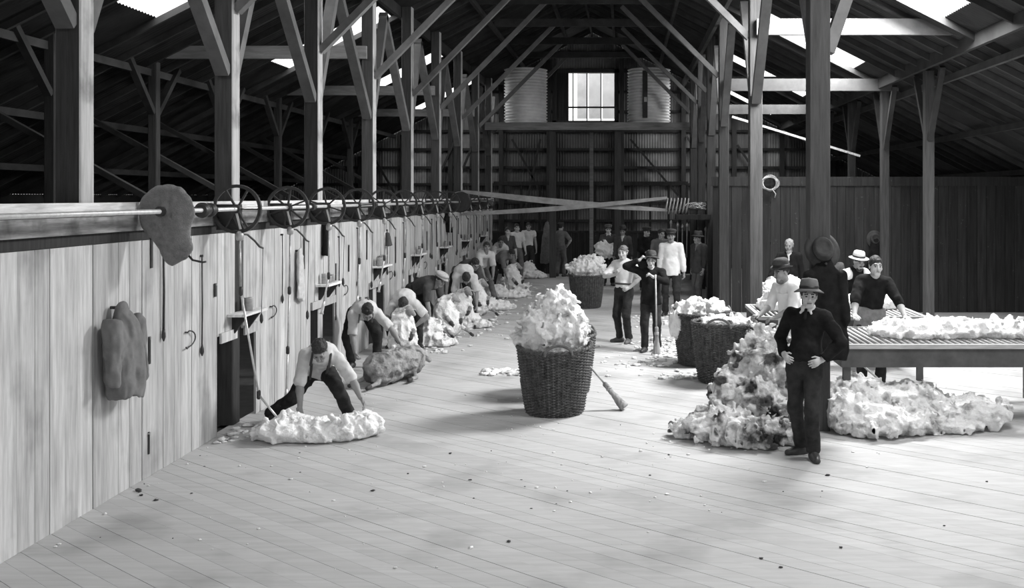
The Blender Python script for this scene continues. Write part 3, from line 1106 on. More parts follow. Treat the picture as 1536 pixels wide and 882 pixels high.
for i in range(1, 7):
    yb_ = POST_L[1 + i]
    for k_, (dy, z0_, z1_, kind_) in enumerate(((.72, 1.95, 1.25, 'c'), (-.78, 2.0, 1.5, 's'), (1.9, 2.05, 1.15, 'c'), (1.35, 1.8, 1.3, 's'))):
        dy += .12 * math.sin(i * 3 + k_)
        s_ = FOC / (yb_ + dy)
        px_ = 937 + WF * s_
        f_ = lambda z: 295 + (CAM_H - z) * s_
        lab = '%s %s on the boards %s the %s wall shelf' % (('dark cord', 'black strap', 'long cord', 'narrow strap')[k_], ('with toggle', 'hung', 'with toggle', 'hung')[k_],
                                                      ('just past', 'just before', 'well past', 'some way past')[k_], ORD[i])
        if kind_ == 'c': wall_cord(px_, f_(z0_), f_(z1_ - .06 * (i % 3)), lab, .008)
        else: wall_strap(px_, f_(z0_), f_(z1_ + .08 * (i % 2)), lab, .03 + .01 * (i % 3))

# shelves on the posts, with tins
SHELF = []
for i, (zz, n_tin) in enumerate(((1.27, 1), (1.32, 3), (1.36, 4), (1.38, 2), (1.38, 2), (1.40, 2), (1.40, 1))):
    y = POST_L[1 + i]
    lab = ('nearest plank shelf on the blackened post over the wall opening' if i == 0 else '%s plank shelf along the shearing wall counted from the covered wheel' % ORD[i])
    t = empty('wall_shelf', (WX + .05, y, zz))
    tag(t, lab, 'shelf', 'shelves over the wall openings')
    MB().box(.0, .19, -.36, .36, -.03, 0).build('board', M['pale_timber'], t)
    for s in (-1, 1):
        MB().add([(.0, s * .2 - .02, -.03), (.17, s * .2 - .02, -.03), (.0, s * .2 - .02, -.26), (.0, s * .2 + .02, -.03), (.17, s * .2 + .02, -.03), (.0, s * .2 + .02, -.26)],
                 [(0, 1, 2), (5, 4, 3), (0, 3, 4, 1), (1, 4, 5, 2), (2, 5, 3, 0)]).build('bracket', M['dark_timber'], t)
    for j in range(n_tin):
        yy = y - .25 + .5 * (j + .5) / max(1, n_tin) + random.uniform(-.03, .03)
        r_ = random.uniform(.035, .06)
        h_ = random.uniform(.09, .17)
        tn = MB().lathe([(r_, 0), (r_, h_ - .01), (r_ + .004, h_), (r_ - .004, h_), (r_ - .006, h_ - .02)], 16).build('oil_tin', M['tin'], None, (WX + .14 + random.uniform(-.02, .02), yy, zz + .001), smooth=True)
        where = ['nearest', 'second', 'third', 'fourth', 'fifth', 'sixth', 'seventh'][i]
        pos = [['lone'], ['nearer', 'farther'], ['nearest', 'middle', 'farthest'], ['first', 'second', 'third', 'fourth']][n_tin - 1][j]
        tag(tn, '%s metal tin standing on the %s shelf of the shearing wall' % (pos, where), 'tin', 'tins on the wall shelves')
        MB().tube([(.0, r_ * .9, h_ * .85), (.0, r_ + .03, h_ * .7), (.0, r_ + .03, h_ * .35), (.0, r_ * .9, h_ * .2)], .005, 5).build('handle', M['tin'], tn, smooth=True)


# cloth hanging on the wall
def hung_cloth(name, lab, cat, p, blobs, m, seed, fold=.02, h=.016, nail=True, group=None, axis='x'):
    lo = np.min([np.minimum(b[0], b[1]) - max(b[2], b[3]) for b in blobs], axis=0)
    hi = np.max([np.maximum(b[0], b[1]) + max(b[2], b[3]) for b in blobs], axis=0)
    F = Field(lo, hi, h)
    for b in blobs:
        F.cone(b[0], b[1], b[2], b[3], k=.03, sq=(((1, 0, 0) if axis == 'x' else (0, 1, 0)), b[4]))
    F.plane((0, 0, lo[2] + .12), (0, 0, -1))
    F.rough(fold, 13, seed, (1, 1, .18))
    F.rough(fold * .5, 30, seed + 2, (1, 1, .4))
    V, Q = F.nets()
    t = empty(name, p)
    tag(t, lab, cat, group)
    link('cloth', np_mesh('cloth', V, Q), m, t)
    MB().lathe([(.014, -.06), (.014, .05)], 8, (0, 0, blobs[0][0][2] + .02), axis).build('nail', M['iron'], t)
    return t


hung_cloth('hanging_rag', 'long pale rag hung on the boards between first and second shelves', 'rag', wall_pt(444, 375),
           [((.05, 0, -.03), (.05, .02, -.6), .05, .085, 2.2), ((.05, .08, -.1), (.05, .14, -.75), .04, .04, 1.8)], M['rag'], 2, .03, .012)
hung_cloth('hanging_rag', 'dark oily rag hung under the third spoked wheel', 'rag', wall_pt(483, 340),
           [((.05, 0, 0), (.05, .0, -.4), .06, .07, 1.4), ((.05, .1, -.05), (.05, .12, -.5), .04, .04, 1.4)], M['cloth_dark'], 5)
hung_cloth('hanging_bag', 'small dark bag hung over the third shelf', 'bag', wall_pt(577, 352),
           [((.06, 0, 0), (.06, .02, -.22), .05, .1, 1.3)], M['cloth_mid'], 7, .012)
hung_cloth('hanging_rag', 'dark cloth hung at the far end of the shearing wall', 'rag', wall_pt(668, 318),
           [((.05, 0, 0), (.05, .2, -.5), .07, .12, 1.4), ((.05, -.2, -.2), (.05, .1, -.1), .06, .1, 1.4)], M['cloth_dark'], 9)
hung_cloth('hanging_coat', 'grey coat with turned lining hung low on the near boards', 'coat', Vector((WF, 8.42, 1.63)),
           [((.09, 0, -.03), (.1, .0, -.30), .08, .20, 1.6), ((.1, .0, -.3), (.11, .02, -.68), .21, .21, 1.6), ((.12, .22, -.15), (.14, .25, -.62), .07, .065, 1.0), ((.12, -.22, -.15), (.13, -.24, -.6), .07, .065, 1.0)], M['cloth_grey'], 12, .034, .013)

# hat and coat on the broad post, hat and coat on the partition, rope coil on the partition top


def ring_mesh(rings, n=36):
    """rings: list of functions angle -> (x,y,z); closed at the last ring"""
    vs_, fs = [], []
    for rg in rings:
        for k_ in range(n):
            vs_.append(rg(2 * math.pi * k_ / n))
    for i in range(len(rings) - 1):
        for k_ in range(n):
            k2 = (k_ + 1) % n
            fs.append((i * n + k_, i * n + k2, (i + 1) * n + k2, (i + 1) * n + k_))
    fs.append(tuple((len(rings) - 1) * n + k_ for k_ in range(n)))
    return MB().add(vs_, fs)


def hat_mesh(kind):
    """hat around the head axis; z=0 is the hat line, -y the front; returns crown+brim, band"""
    P = {'fedora': (.094, .113, .118, .052, -.03, .034), 'bowler': (.094, .112, .125, .038, .022, .0), 'straw': (.094, .112, .11, .062, -.006, .018),
         'slouch': (.095, .114, .105, .065, -.02, .03)}
    if kind in P:
        a, b, hh, bw, curl, dent = P[kind]

        def ell_(f, z, extra=0.0, zf=None):
            return lambda t: ((a * f + extra) * math.cos(t), (b * f + extra) * math.sin(t), z + (zf(t) if zf else 0))
        cu = lambda t: curl * (math.cos(t) ** 2) - .012 * (math.sin(t) ** 2)
        cu2 = lambda t: .4 * cu(t)
        rings = [ell_(.9, .03), ell_(.97, -.002), ell_(1, -.008, bw * .5, cu2), ell_(1, -.006, bw, cu), ell_(1, .002, bw + .003, cu), ell_(1, .004, bw * .5, cu2), ell_(1.0, .008),
                 ell_(1.0, .04), ell_(.96, hh * .6)]
        if kind == 'bowler':
            rings += [ell_(.92, hh * .72), ell_(.78, hh * .88), ell_(.55, hh * .97), ell_(.2, hh)]
        else:
            dn = lambda t: -dent * abs(math.cos(t)) ** .5 * .3
            d2 = lambda t: -dent * (1 - .4 * math.sin(t) ** 2)
            rings += [ell_(.88, hh * .88, 0, dn), ell_(.76, hh, 0, dn), ell_(.55, hh * .98, 0, d2), ell_(.2, hh * .93, 0, d2)]
        band = ring_mesh([ell_(1.0, .008, .004), ell_(1.0, .036, .004), ell_(.98, .036, .0)])
        return ring_mesh(rings), band
    # flat cap
    a, b = .1, .122
    fr = lambda t: max(0.0, -math.sin(t)) ** 1.5
    e = lambda f, z, pk=0.0, dz=0.0: (lambda t: (a * f * math.cos(t), b * f * math.sin(t) - pk * fr(t), z - dz * fr(t)))
    rings = [e(.9, .02), e(.97, .0), e(.98, -.004, .055, .022), e(.99, .004, .058, .02), e(1.0, .012, .0), e(1.1, .03, .012), e(1.13, .045, .02, .006), e(1.05, .064, .012), e(.8, .078), e(.4, .085), e(.1, .086)]
    return ring_mesh(rings), None


HATM = {}


def put_hat(kind, m, parent, mw, band=True):
    if kind not in HATM:
        c_, b_ = hat_mesh(kind)
        HATM[kind] = (c_.mesh('hat_' + kind), b_.mesh('band_' + kind) if b_ else None)
    cm, bm_ = HATM[kind]
    me = cm.copy()
    o = link('cap' if kind == 'cap' else 'hat', me, m, parent, smooth=True)
    o.matrix_local = mw
    if bm_ and band:
        link('hat_band', bm_.copy(), M['band'], o, smooth=True)
    return o


hh_ = put_hat('slouch', M['felt'], None, Matrix.Translation((RX + .02, POST_R[0] - .155, 1.98)) @ Matrix.Rotation(R(70), 4, 'X') @ Matrix.Rotation(R(14), 4, 'Z') @ Matrix.Scale(1.18, 4))
hh_.name = 'felt_hat'
tag(hh_, 'wide dark felt hat hung on the broad post above a coat', 'hat')
hh_ = put_hat('slouch', M['felt'], None, Matrix.Translation((5.52, PY - .075, 1.62)) @ Matrix.Rotation(R(82), 4, 'X') @ Matrix.Scale(1.1, 4))
hh_.name = 'felt_hat'
tag(hh_, 'dark hat hung on the board partition behind the dark-shirted man', 'hat')
hung_cloth('hanging_coat', 'long dark coat hung on the broad post under a hat', 'coat', Vector((RX + .04, POST_R[0] - .20, 1.86)),
           [((0, .0, -.04), (.0, -.01, -.20), .08, .17, 2.6), ((0, -.01, -.2), (.02, -.02, -.95), .18, .23, 2.6), ((.17, -.03, -.16), (.2, -.03, -.62), .065, .06, 1.0), ((-.17, -.03, -.16), (-.19, -.03, -.6), .065, .06, 1.0)], M['cloth_dark'], 21, .02, axis='y')
hung_cloth('hanging_coat', 'dark coat hung on the board partition under a hat', 'coat', Vector((5.55, PY - .10, 1.5)),
           [((0, -.02, 0), (.0, -.03, -.7), .16, .24, 2.2)], M['cloth_dark'], 23, .02, .022, axis='y')
hung_cloth('hanging_coat', 'pale grey coat hung at the far half wall beside the hands-on-hips man', 'coat', at(821, 333, 32.6),
           [((0, 0, -.02), (.0, -.02, -.5), .06, .17, 1.5), ((0, -.02, -.5), (-.08, -.02, -1.3), .17, .16, 1.5), ((.1, -.04, -.3), (.2, -.04, -1.3), .08, .07, 1.0)], M['apron'], 25, .03, .03, axis='y')
rc = empty('rope_coil', (3.2, PY - .09, 2.86))
tag(rc, 'coil of rope hung over the top of the dark partition', 'rope')
for i in range(6):
    a0, rx_, rz_ = random.uniform(0, 1), random.uniform(.15, .2), random.uniform(.13, .17)
    MB().tube([(math.cos(a) * rx_ + .02 * math.sin(i), -.012 * i + .02 * math.sin(2 * a + i), math.sin(a) * rz_ + .012 * math.cos(i * 2)) for a in np.linspace(0, 2 * math.pi, 27)[:-1]], .012, 6, True).build('turn', M['rope'], rc, smooth=True)
MB().tube([(.05, -.07, -.14), (.12, -.08, -.24), (.1, -.07, -.32)], .012, 6).build('loose_end', M['rope'], rc, smooth=True)
# tools hung on the dark side wall beyond the white-jacketed man
rl = MB().box(1.05, RX + .165, 26.15, 27.0, 2.2, 2.24).build('hanging_rail', M['dark_timber'])
tag(rl, 'dark plank rail from which the spare tubes hang', 'rail')
for i, (px, py0, py1) in enumerate(((1006, 330, 372), (1016, 333, 388), (1023, 336, 400), (1030, 334, 386), (1058, 340, 380), (1063, 338, 398))):
    y_ = 26.2 + .12 * i
    p0, p1 = at(px, py0, y_), at(px, py1, y_)
    t = empty('hanging_tube', p1)
    tag(t, '%s metal tube hanging below the coil shelf' % ORD[i], 'tube', 'spare tubes under the coil shelf')
    L = p0.z - p1.z
    MB().tube([(0, 0, 0), (.01, 0, L)], .016, 6).build('tube', M['tin'], t)
    MB().lathe([(.016, -.03), (.035, 0), (.035, .05), (.016, .08)], 8, (.01, 0, L - .1)).build('joint', M['tin'], t, smooth=True)
    MB().tube([(.01, 0, L), (.01, 0, 2.2 - p1.z)], .006, 5).build('cord', M['iron'], t)

# =================================================================== PEOPLE
LV = {0: (.017, .0068, .0062, .014), 1: (.022, .0090, .0080, .018), 2: (.028, .0125, .0105, .024)}


def two_bone(a, b, l1, l2, hint):
    a, b, hint = V3(a), V3(b), V3(hint)
    d = b - a
    L = np.linalg.norm(d)
    if L > (l1 + l2) * .995:
        b = a + d / L * (l1 + l2) * .995
        d = b - a
        L = np.linalg.norm(d)
    u = d / L
    x = (L * L + l1 * l1 - l2 * l2) / (2 * L)
    h = math.sqrt(max(l1 * l1 - x * x, 1e-6))
    p = hint - u * np.dot(hint, u)
    if np.linalg.norm(p) < 1e-4: p = np.cross(u, [0, 0, 1.0])
    return a + u * x + nrm(p) * h, b


def stack(meshes):
    Vs, Qs, n = [], [], 0
    for V, Q in meshes:
        Vs.append(V)
        Qs.append(Q + n)
        n += len(V)
    return np.concatenate(Vs), np.concatenate(Qs)


def bounds(pts, m):
    P = np.array(pts)
    return P.min(0) - m, P.max(0) + m


def person(label, x, y, yaw, lvl=1, scale=1.0, pose=None, top=None, trousers='trouser', hat=None, hair='hair_dark', skin='skin', beard=None, extras=(), boots='leather', seed=1, group=None):
    p = dict(pelvis=(0, 0, .935), neck=(0, .015, 1.46), left=(1, 0, 0), hipleft=(1, 0, 0), look=(0, -1, -.05), headup=None, hunch=.02,
             hl=(.27, -.05, .80), hr=(-.27, -.05, .80), el=(.4, .6, -.2), er=(-.4, .6, -.2), dl=None, dr=None, nl=None, nr=None, curl=.6,
             fl=(.12, .0), fr=(-.12, .02), fyl=.25, fyr=-.25, kl=(.1, -1, 0), kr=(-.1, -1, 0), flz=0, frz=0, kneel=None)
    p.update(pose or {})
    tp = dict(m='cloth_pale', kind='shirt', sleeve=1.1, loose=.012, hem=None, open=False)
    tp.update(top or {})
    hb, hh, hg, hc = LV[lvl]
    t = empty('person', (x, y, 0), yaw)
    tag(t, label, 'person', group)
    t.scale = (scale, scale, scale)
    pel, nk = V3(p['pelvis']), V3(p['neck'])
    sp = nrm(nk - pel)
    lv = V3(p['left'])
    lv = nrm(lv - sp * np.dot(lv, sp))
    fw = np.cross(lv, sp)
    hl_ = nrm(p['hipleft'])
    mid = pel * .55 + nk * .45 - fw * p['hunch']
    chest = pel * .24 + nk * .76 - fw * p['hunch'] * 1.1
    shL, shR = nk + lv * .172 - sp * .055, nk - lv * .172 - sp * .055
    hipL, hipR = pel + hl_ * .092 - sp * .02, pel - hl_ * .092 - sp * .02
    elL, wrL = two_bone(shL, p['hl'], .29, .255, p['el'])
    elR, wrR = two_bone(shR, p['hr'], .29, .255, p['er'])
    anL = V3((p['fl'][0], p['fl'][1], .085 + p['flz']))
    anR = V3((p['fr'][0], p['fr'][1], .085 + p['frz']))
    knL, anL = two_bone(hipL, anL, .43, .42, p['kl'])
    knR, anR = two_bone(hipR, anR, .43, .42, p['kr'])
    look = nrm(p['look'])
    hu = nrm(p['headup']) if p['headup'] is not None else nrm(sp * .35 + V3((0, 0, .65)))
    hu = nrm(hu - look * np.dot(hu, look))
    hl2 = np.cross(hu, look)              # person's left: up x forward
    hd = nk + hu * .155 + look * .025
    HM = np.array([hl2, -look, hu])       # rows: head axes x (left), y (back), z (up)

    def H(q): return hd + q[0] * HM[0] + q[1] * HM[1] + q[2] * HM[2]

    # ---- body (under the clothes), one field
    allp = [pel, nk, shL, shR, elL, elR, wrL, wrR, knL, knR, anL, anR, hipL, hipR]
    lo, hi = bounds(allp, .16)
    F = Field(lo, hi, hb)
    F.ell(pel, (.145, .10, .12), (hl_, fw, sp), .05)
    F.ell(mid, (.125, .09, .18), (lv, fw, sp), .06)
    F.ell(chest, (.15, .10, .17), (lv, fw, sp), .06)
    F.cone(shL, shR, .05, .05, .05)
    F.cone(nk - sp * .03, hd + hu * -.05 - look * .01, .056, .052, .03)
    for a, b, c in ((shL, elL, wrL), (shR, elR, wrR)):
        F.cone(a, b, .05, .041, .03)
        F.cone(b, b * .6 + c * .4, .042, .043, .02)
        F.cone(b * .6 + c * .4, c, .043, .029, .02)
    for a, b, c in ((hipL, knL, anL), (hipR, knR, anR)):
        F.cone(a, b, .082, .056, .04)
        F.cone(b, b * .65 + c * .35, .055, .056, .02)
        F.cone(b * .65 + c * .35, c, .054, .038, .02)
    parts = [F.nets()]
    # ---- head
    F = Field(hd - .2, hd + .2, hh)
    E = lambda c, r, k=.02, op='u': F.ell(H(c), r, HM, k, op)
    F.cone(H((0, .025, -.15)), H((0, .02, -.06)), .056, .054, .02)
    E((0, .018, .032), (.074, .095, .088), .02)
    E((0, -.028, -.038), (.059, .066, .082), .03)
    F.cone(H((-.02, -.072, -.098)), H((.02, -.072, -.098)), .022, .022, .025)
    F.cone(H((-.036, -.083, .026)), H((.036, -.083, .026)), .013, .013, .014)
    E((.04, -.066, -.03), (.026, .026, .026), .02)
    E((-.04, -.066, -.03), (.026, .026, .026), .02)
    for s in (-1, 1):
        E((s * .031, -.106, .002), (.017, .016, .013), .014, 's')
        E((s * .031, -.082, .001), (.013, .013, .012), .004)
        E((s * .076, .012, -.008), (.009, .021, .034), .008)
    F.cone(H((0, -.097, .012)), H((0, -.117, -.032)), .008, .0135, .012)
    F.cone(H((-.012, -.106, -.036)), H((.012, -.106, -.036)), .008, .008, .008)
    F.cone(H((-.019, -.094, -.060)), H((.019, -.094, -.060)), .0075, .0075, .008)
    F.cone(H((-.016, -.091, -.073)), H((.016, -.091, -.073)), .0085, .0085, .008)
    F.cone(H((-.022, -.105, -.0665)), H((.022, -.105, -.0665)), .0035, .0035, .004, 's')
    headm = F.nets()
    parts.append(headm)
    nb, nh = len(parts[0][1]), len(headm[1])
    # ---- hands
    for wr, el, dd, nn, sd, shd in ((wrL, elL, p['dl'], p['nl'], -1, shL), (wrR, elR, p['dr'], p['nr'], 1, shR)):
        fa = nrm(wr - el)
        d = nrm(dd) if dd is not None else fa
        nn = V3(nn) if nn is not None else (chest - wr)
        n_ = nrm(nn - d * np.dot(nn, d))
        s_ = np.cross(d, n_) * sd
        F = Field(wr - .21, wr + .21, hg)
        F.cone(wr - fa * .10, wr, .036, .028, .01)
        F.cone(wr + d * .01, wr + d * .075, .027, .036, .015, sq=(n_, 1.75))
        r0 = max(.0088, hg * 1.02)
        cu = p['curl']
        for j, (o_, L) in enumerate(((-.030, .058), (-.010, .072), (.010, .076), (.029, .068))):
            b0 = wr + d * (.082 - abs(o_) * .15) + s_ * o_
            c1, c2 = cu * .7 + .06 * j, cu * 1.7 + .06 * j
            d1 = d * math.cos(c1) + n_ * math.sin(c1) + s_ * o_ * 2.2
            d2 = d * math.cos(c2) + n_ * math.sin(c2)
            b1 = b0 + nrm(d1) * L * .55
            F.cone(b0, b1, r0 * 1.05, r0, .006)
            F.cone(b1, b1 + d2 * L * .48, r0, r0 * .85, .004)
        b0 = wr + d * .028 + s_ * .026
        b1 = b0 + nrm(d * .65 + s_ * .6 + n_ * .35) * .042
        F.cone(b0, b1, r0 * 1.35, r0 * 1.1, .01)
        F.cone(b1, b1 + nrm(d * .9 + s_ * .2 + n_ * .3) * .03, r0 * 1.1, r0 * .9, .004)
        parts.append(F.nets())
    V, Q = stack(parts)
    me = np_mesh('body', V, Q)
    for q in (skin, 'eye', 'lip', hair or 'hair_grey'): me.materials.append(M[q])
    # face colours on the head's faces
    mi = np.zeros(len(Q), dtype=np.int32)
    C = V[Q[nb:nb + nh]].mean(1) - hd
    hx, hy, hz = C @ HM[0], C @ HM[1], C @ HM[2]
    ax_ = np.abs(hx)
    mh = np.zeros(nh, dtype=np.int32)
    mh[(np.hypot((ax_ - .031) / 1.35, hz - .001) < .0085) & (hy < -.055)] = 1
    mh[(ax_ < .023) & (np.abs(hz + .0665) < .006) & (hy < -.05)] = 2
    mh[(ax_ > .012) & (ax_ < .052) & (np.abs(hz - .024 + .12 * (ax_ - .03)) < .0065) & (hy < -.06)] = 3
    mi[nb:nb + nh] = mh
    me.polygons.foreach_set('material_index', mi)
    link('body', me, None, t)

    # ---- trousers
    m = .024
    lo, hi = bounds([pel, hipL, hipR, knL, knR, anL, anR], .22)
    F = Field(lo, hi, hc)
    F.ell(pel + sp * .02, (.158 + m * .4, .115 + m * .4, .15), (hl_, fw, sp), .05, cut=[(pel + sp * .125, sp)])
    for a, b, c in ((hipL, knL, anL), (hipR, knR, anR)):
        sh_d = nrm(c - b)
        F.cone(a, b, .092 + m * .3, .066 + m * .4, .035)
        F.cone(b, c + sh_d * .04, .064 + m * .4, .058 + m * .35, .02, cut=[(c - sh_d * .0 + sh_d * .005, sh_d)])
    F.rough(.012, 16, seed, (1, 1, .5))
    F.rough(.006, 34, seed + 3, (.6, .6, 1.3))
    V, Q = F.nets()
    link('trousers', np_mesh('trousers', V, Q), M[trousers], t)

    # ---- upper garment
    g = tp['loose']
    sl = tp['sleeve']
    lo, hi = bounds([pel, nk, shL, shR, elL, elR, wrL, wrR], .22)
    F = Field(lo, hi, hc)
    nc = (nk + sp * .034, sp * .8 + fw * .55)
    bc = (pel + sp * .045, -sp)
    ct = [nc] if tp['hem'] is not None else [nc, bc]
    F.ell(pel + sp * .06, (.142 + g, .105 + g, .13), (hl_, fw, sp), .05, cut=ct)
    F.ell(mid, (.138 + g, .105 + g, .19), (lv, fw, sp), .06, cut=ct)
    F.ell(chest, (.162 + g, .112 + g, .18), (lv, fw, sp), .06, cut=ct)
    F.cone(shL, shR, .058 + g * .6, .058 + g * .6, .05, cut=[nc])
    if sl > 0:
        for a, b, c in ((shL, elL, wrL), (shR, elR, wrR)):
            ua, fa = nrm(b - a), nrm(c - b)
            if sl <= 1:
                e = a + (b - a) * sl
                F.cone(a, e + ua * .05, .062 + g * .5, .056 + g * .7, .03, cut=[(e, ua)])
            else:
                F.cone(a, b, .062 + g * .5, .053 + g * .5, .03)
                e = b + (c - b) * min(1, sl - 1)
                F.cone(b, e + fa * .05, .053 + g * .5, .047 + g * .4 if sl < 1.6 else .040 + g * .4, .02, cut=[(e, fa)])
    if tp['hem'] is not None:                       # jacket or loose smock hanging below the waist
        lowp = pel - sp * tp['hem']
        F.cone(pel + sp * .12, lowp - sp * .06, .150 + g, .188 + g, .04, sq=(fw, 1.22), cut=[(lowp, -sp)])
    F.rough(.011, 14, seed + 5, (1, 1, .6))
    F.rough(.006, 32, seed + 8)
    V, Q = F.nets()
    link(tp['kind'], np_mesh(tp['kind'], V, Q), M[tp['m']], t)

    # ---- boots
    for an, kn, fy, nm in ((anL, knL, p['fyl'], 'l'), (anR, knR, p['fyr'], 'r')):
        shd = nrm(an - kn)
        F = Field(an - .3, an + .3, max(.011, hc * .7))
        if p['kneel'] == nm:                        # foot lying back, toe on the floor
            fd = nrm(shd * .55 + V3((0, 0, -1)))
        else:
            fd = V3((math.sin(fy), -math.cos(fy), 0))
        zf = 0.0
        upv = V3((0, 0, 1)) if p['kneel'] != nm else nrm(V3((0, 0, 1)) - fd * fd[2])
        base = an - upv * .05
        F.cone(base - fd * .045, base + fd * .06, .042, .045, .02)
        F.cone(base + fd * .06 - upv * .005, base + fd * .155 - upv * .012, .046, .036, .03)
        F.cone(base, an - shd * .09, .046, .048, .03)
        if p['kneel'] != nm: F.plane((0, 0, an[2] - .084), (0, 0, -1))
        V, Q = F.nets()
        link('boot', np_mesh('boot', V, Q), M[boots], t)

    # ---- hair, beard, hat
    if hair:
        F = Field(hd - .16, hd + .2, max(hh, .008))
        F.ell(H((0, .022, .036)), (.083, .104, .096), HM, .01)
        a, b = V3((0, -.088, .060)), V3((0, .085, -.075))
        e = b - a
        nloc = nrm(np.cross(e, (1, 0, 0)))
        if nloc[2] > 0: nloc = -nloc
        nw = nloc[0] * HM[0] + nloc[1] * HM[1] + nloc[2] * HM[2]
        F.plane(H(a), nw)
        F.rough(.010 if hair != 'hair_fair' else .016, 42, seed)
        V, Q = F.nets()
        link('hair', np_mesh('hair', V, Q), M[hair], t)
    if beard:
        F = Field(hd - .2, hd + .16, max(hh, .008))
        if beard[1] == 'moustache':
            F.cone(H((-.026, -.098, -.054)), H((0, -.108, -.048)), .007, .011, .005)
            F.cone(H((.026, -.098, -.054)), H((0, -.108, -.048)), .007, .011, .005)
        else:
            F.ell(H((0, -.058, -.112)), (.05, .044, .045), HM, .02)
            F.cone(H((-.03, -.098, -.052)), H((.03, -.098, -.052)), .011, .011, .01)
            F.rough(.008, 40, seed)
        V, Q = F.nets()
        link('moustache' if beard[1] == 'moustache' else 'beard', np_mesh('beard', V, Q), M[beard[0]], t)
    RM = Matrix(((HM[0][0], HM[1][0], HM[2][0], 0), (HM[0][1], HM[1][1], HM[2][1], 0), (HM[0][2], HM[1][2], HM[2][2], 0), (0, 0, 0, 1)))
    if hat:
        kind, hm = hat[0], hat[1]
        tilt = hat[2] if len(hat) > 2 else 0.0
        off = hat[3] if len(hat) > 3 else .052
        mw = Matrix.Translation(H((0, .014, off + .016))) @ RM @ Matrix.Rotation(R(tilt - 9), 4, 'X')
        put_hat(kind, M[hm], t, mw)
    info = dict(root=t, pel=pel, nk=nk, sp=sp, lv=lv, fw=fw, chest=chest, mid=mid, wrL=wrL, wrR=wrR, H=H, shL=shL, shR=shR, hl=hl_, g=g, hc=hc, knL=knL, knR=knR)
    for ex_ in extras:
        EXTRA[ex_[0]](info, *ex_[1:])
    return info


def ex_collar(i, m='cloth_white', tie=True):
    F = Field(i['nk'] - .12, i['nk'] + .14, .009)
    n_ = nrm(i['sp'] + i['fw'] * .25)
    c = i['nk'] + i['sp'] * .02 + i['fw'] * .005
    c = c + n_ * .012
    F.cone(c - n_ * .02, c + n_ * .025, .082, .068, .01, cut=[(c + n_ * .03, n_), (c - n_ * .02, -n_)])
    for s in (-1, 1):
        F.cone(c + i['fw'] * .06 + i['lv'] * s * .022, c + i['fw'] * .085 + i['lv'] * s * .055 - i['sp'] * .055, .018, .012, .01)
    V, Q = F.nets()
    link('collar', np_mesh('collar', V, Q), M[m], i['root'])
    if tie:
        F = Field(i['chest'] - .3, i['nk'] + .15, .009)
        a = c + i['fw'] * .09 - i['sp'] * .02
        F.cone(a, a + i['fw'] * .03 - i['sp'] * .09, .016, .02, .01)
        V, Q = F.nets()
        link('neck_tie', np_mesh('neck_tie', V, Q), M['cloth_dark'], i['root'])


def ex_braces(i, m='cloth_mid'):
    for s in (-1, 1):
        g = i['g'] + .016
        pts = []
        pel, mid, ch, nk = i['pel'], i['mid'], i['chest'], i['nk']
        w = .085 * s
        pts.append(pel + i['sp'] * .11 + i['lv'] * w + i['fw'] * (.118 + g))
        pts.append(mid + i['lv'] * w + i['fw'] * (.112 + g))
        pts.append(ch + i['sp'] * .02 + i['lv'] * w * 1.05 + i['fw'] * (.112 + g))
        pts.append(nk - i['sp'] * .045 + i['lv'] * w * 1.15 + i['fw'] * (.075 + g))
        pts.append(nk - i['sp'] * .0 + i['lv'] * w * 1.15 + i['sp'] * (.018 + g * .7))
        pts.append(nk - i['sp'] * .06 + i['lv'] * w * 1.0 - i['fw'] * (.09 + g))
        pts.append(ch - i['sp'] * .02 + i['lv'] * w * .6 - i['fw'] * (.125 + g))
        pts.append(mid + i['lv'] * w * .5 - i['fw'] * (.118 + g))
        mb = MB()
        mb.tube([tuple(q) for q in pts], .014, 6)
        mb.build('brace_strap', M[m], i['root'], smooth=True)


def ex_vest(i, m='cloth_dark'):
    g = i['g'] + .014
    F = Field(i['pel'] - .32, i['nk'] + .3, i['hc'])
    lv, fw, sp = i['lv'], i['fw'], i['sp']
    F.ell(i['pel'] + sp * .06, (.142 + g, .105 + g, .14), (i['hl'], fw, sp), .05)
    F.ell(i['mid'], (.138 + g, .105 + g, .19), (lv, fw, sp), .06)
    F.ell(i['chest'], (.155 + g, .112 + g, .18), (lv, fw, sp), .06)
    F.cone(i['shL'] * .8 + i['shR'] * .2, i['shR'] * .8 + i['shL'] * .2, .06 + g * .6, .06 + g * .6, .05)
    F.plane(i['pel'] - sp * .0, -sp)
    F.cone(i['nk'] + fw * .2 + sp * .05, i['mid'] + fw * .2, .085, .02, .01, 's')
    for s in (i['shL'], i['shR']):
        F.ell(s, (.075, .16, .10), (lv, fw, sp), .02, 's')
    V, Q = F.nets()
    link('waistcoat', np_mesh('waistcoat', V, Q), M[m], i['root'])


def ex_apron(i, m='apron', bib=False, drop=.5):
    g = .03
    F = Field(i['pel'] - (.35, .4, drop + .2), i['nk'] + .2, i['hc'])
    sp, fw = i['sp'], i['fw']
    lowp = i['pel'] - V3((0, 0, drop))
    F.cone(i['pel'] + sp * .1, lowp, .165 + g, .20 + g, .02, sq=(fw, 1.35), cut=[(lowp, (0, 0, -1)), (i['pel'] + sp * .13, sp), (i['pel'] - fw * .02, -fw)])
    if bib:
        F.cone(i['pel'] + sp * .1, i['nk'] - sp * .12, .15 + g, .13 + g, .03, sq=(fw, 1.25), cut=[(i['nk'] - sp * .12, sp), (i['pel'] + fw * .03, -fw)])
    F.rough(.01, 14, 4, (1, 1, .3))
    V, Q = F.nets()
    link('apron', np_mesh('apron', V, Q), M[m], i['root'])


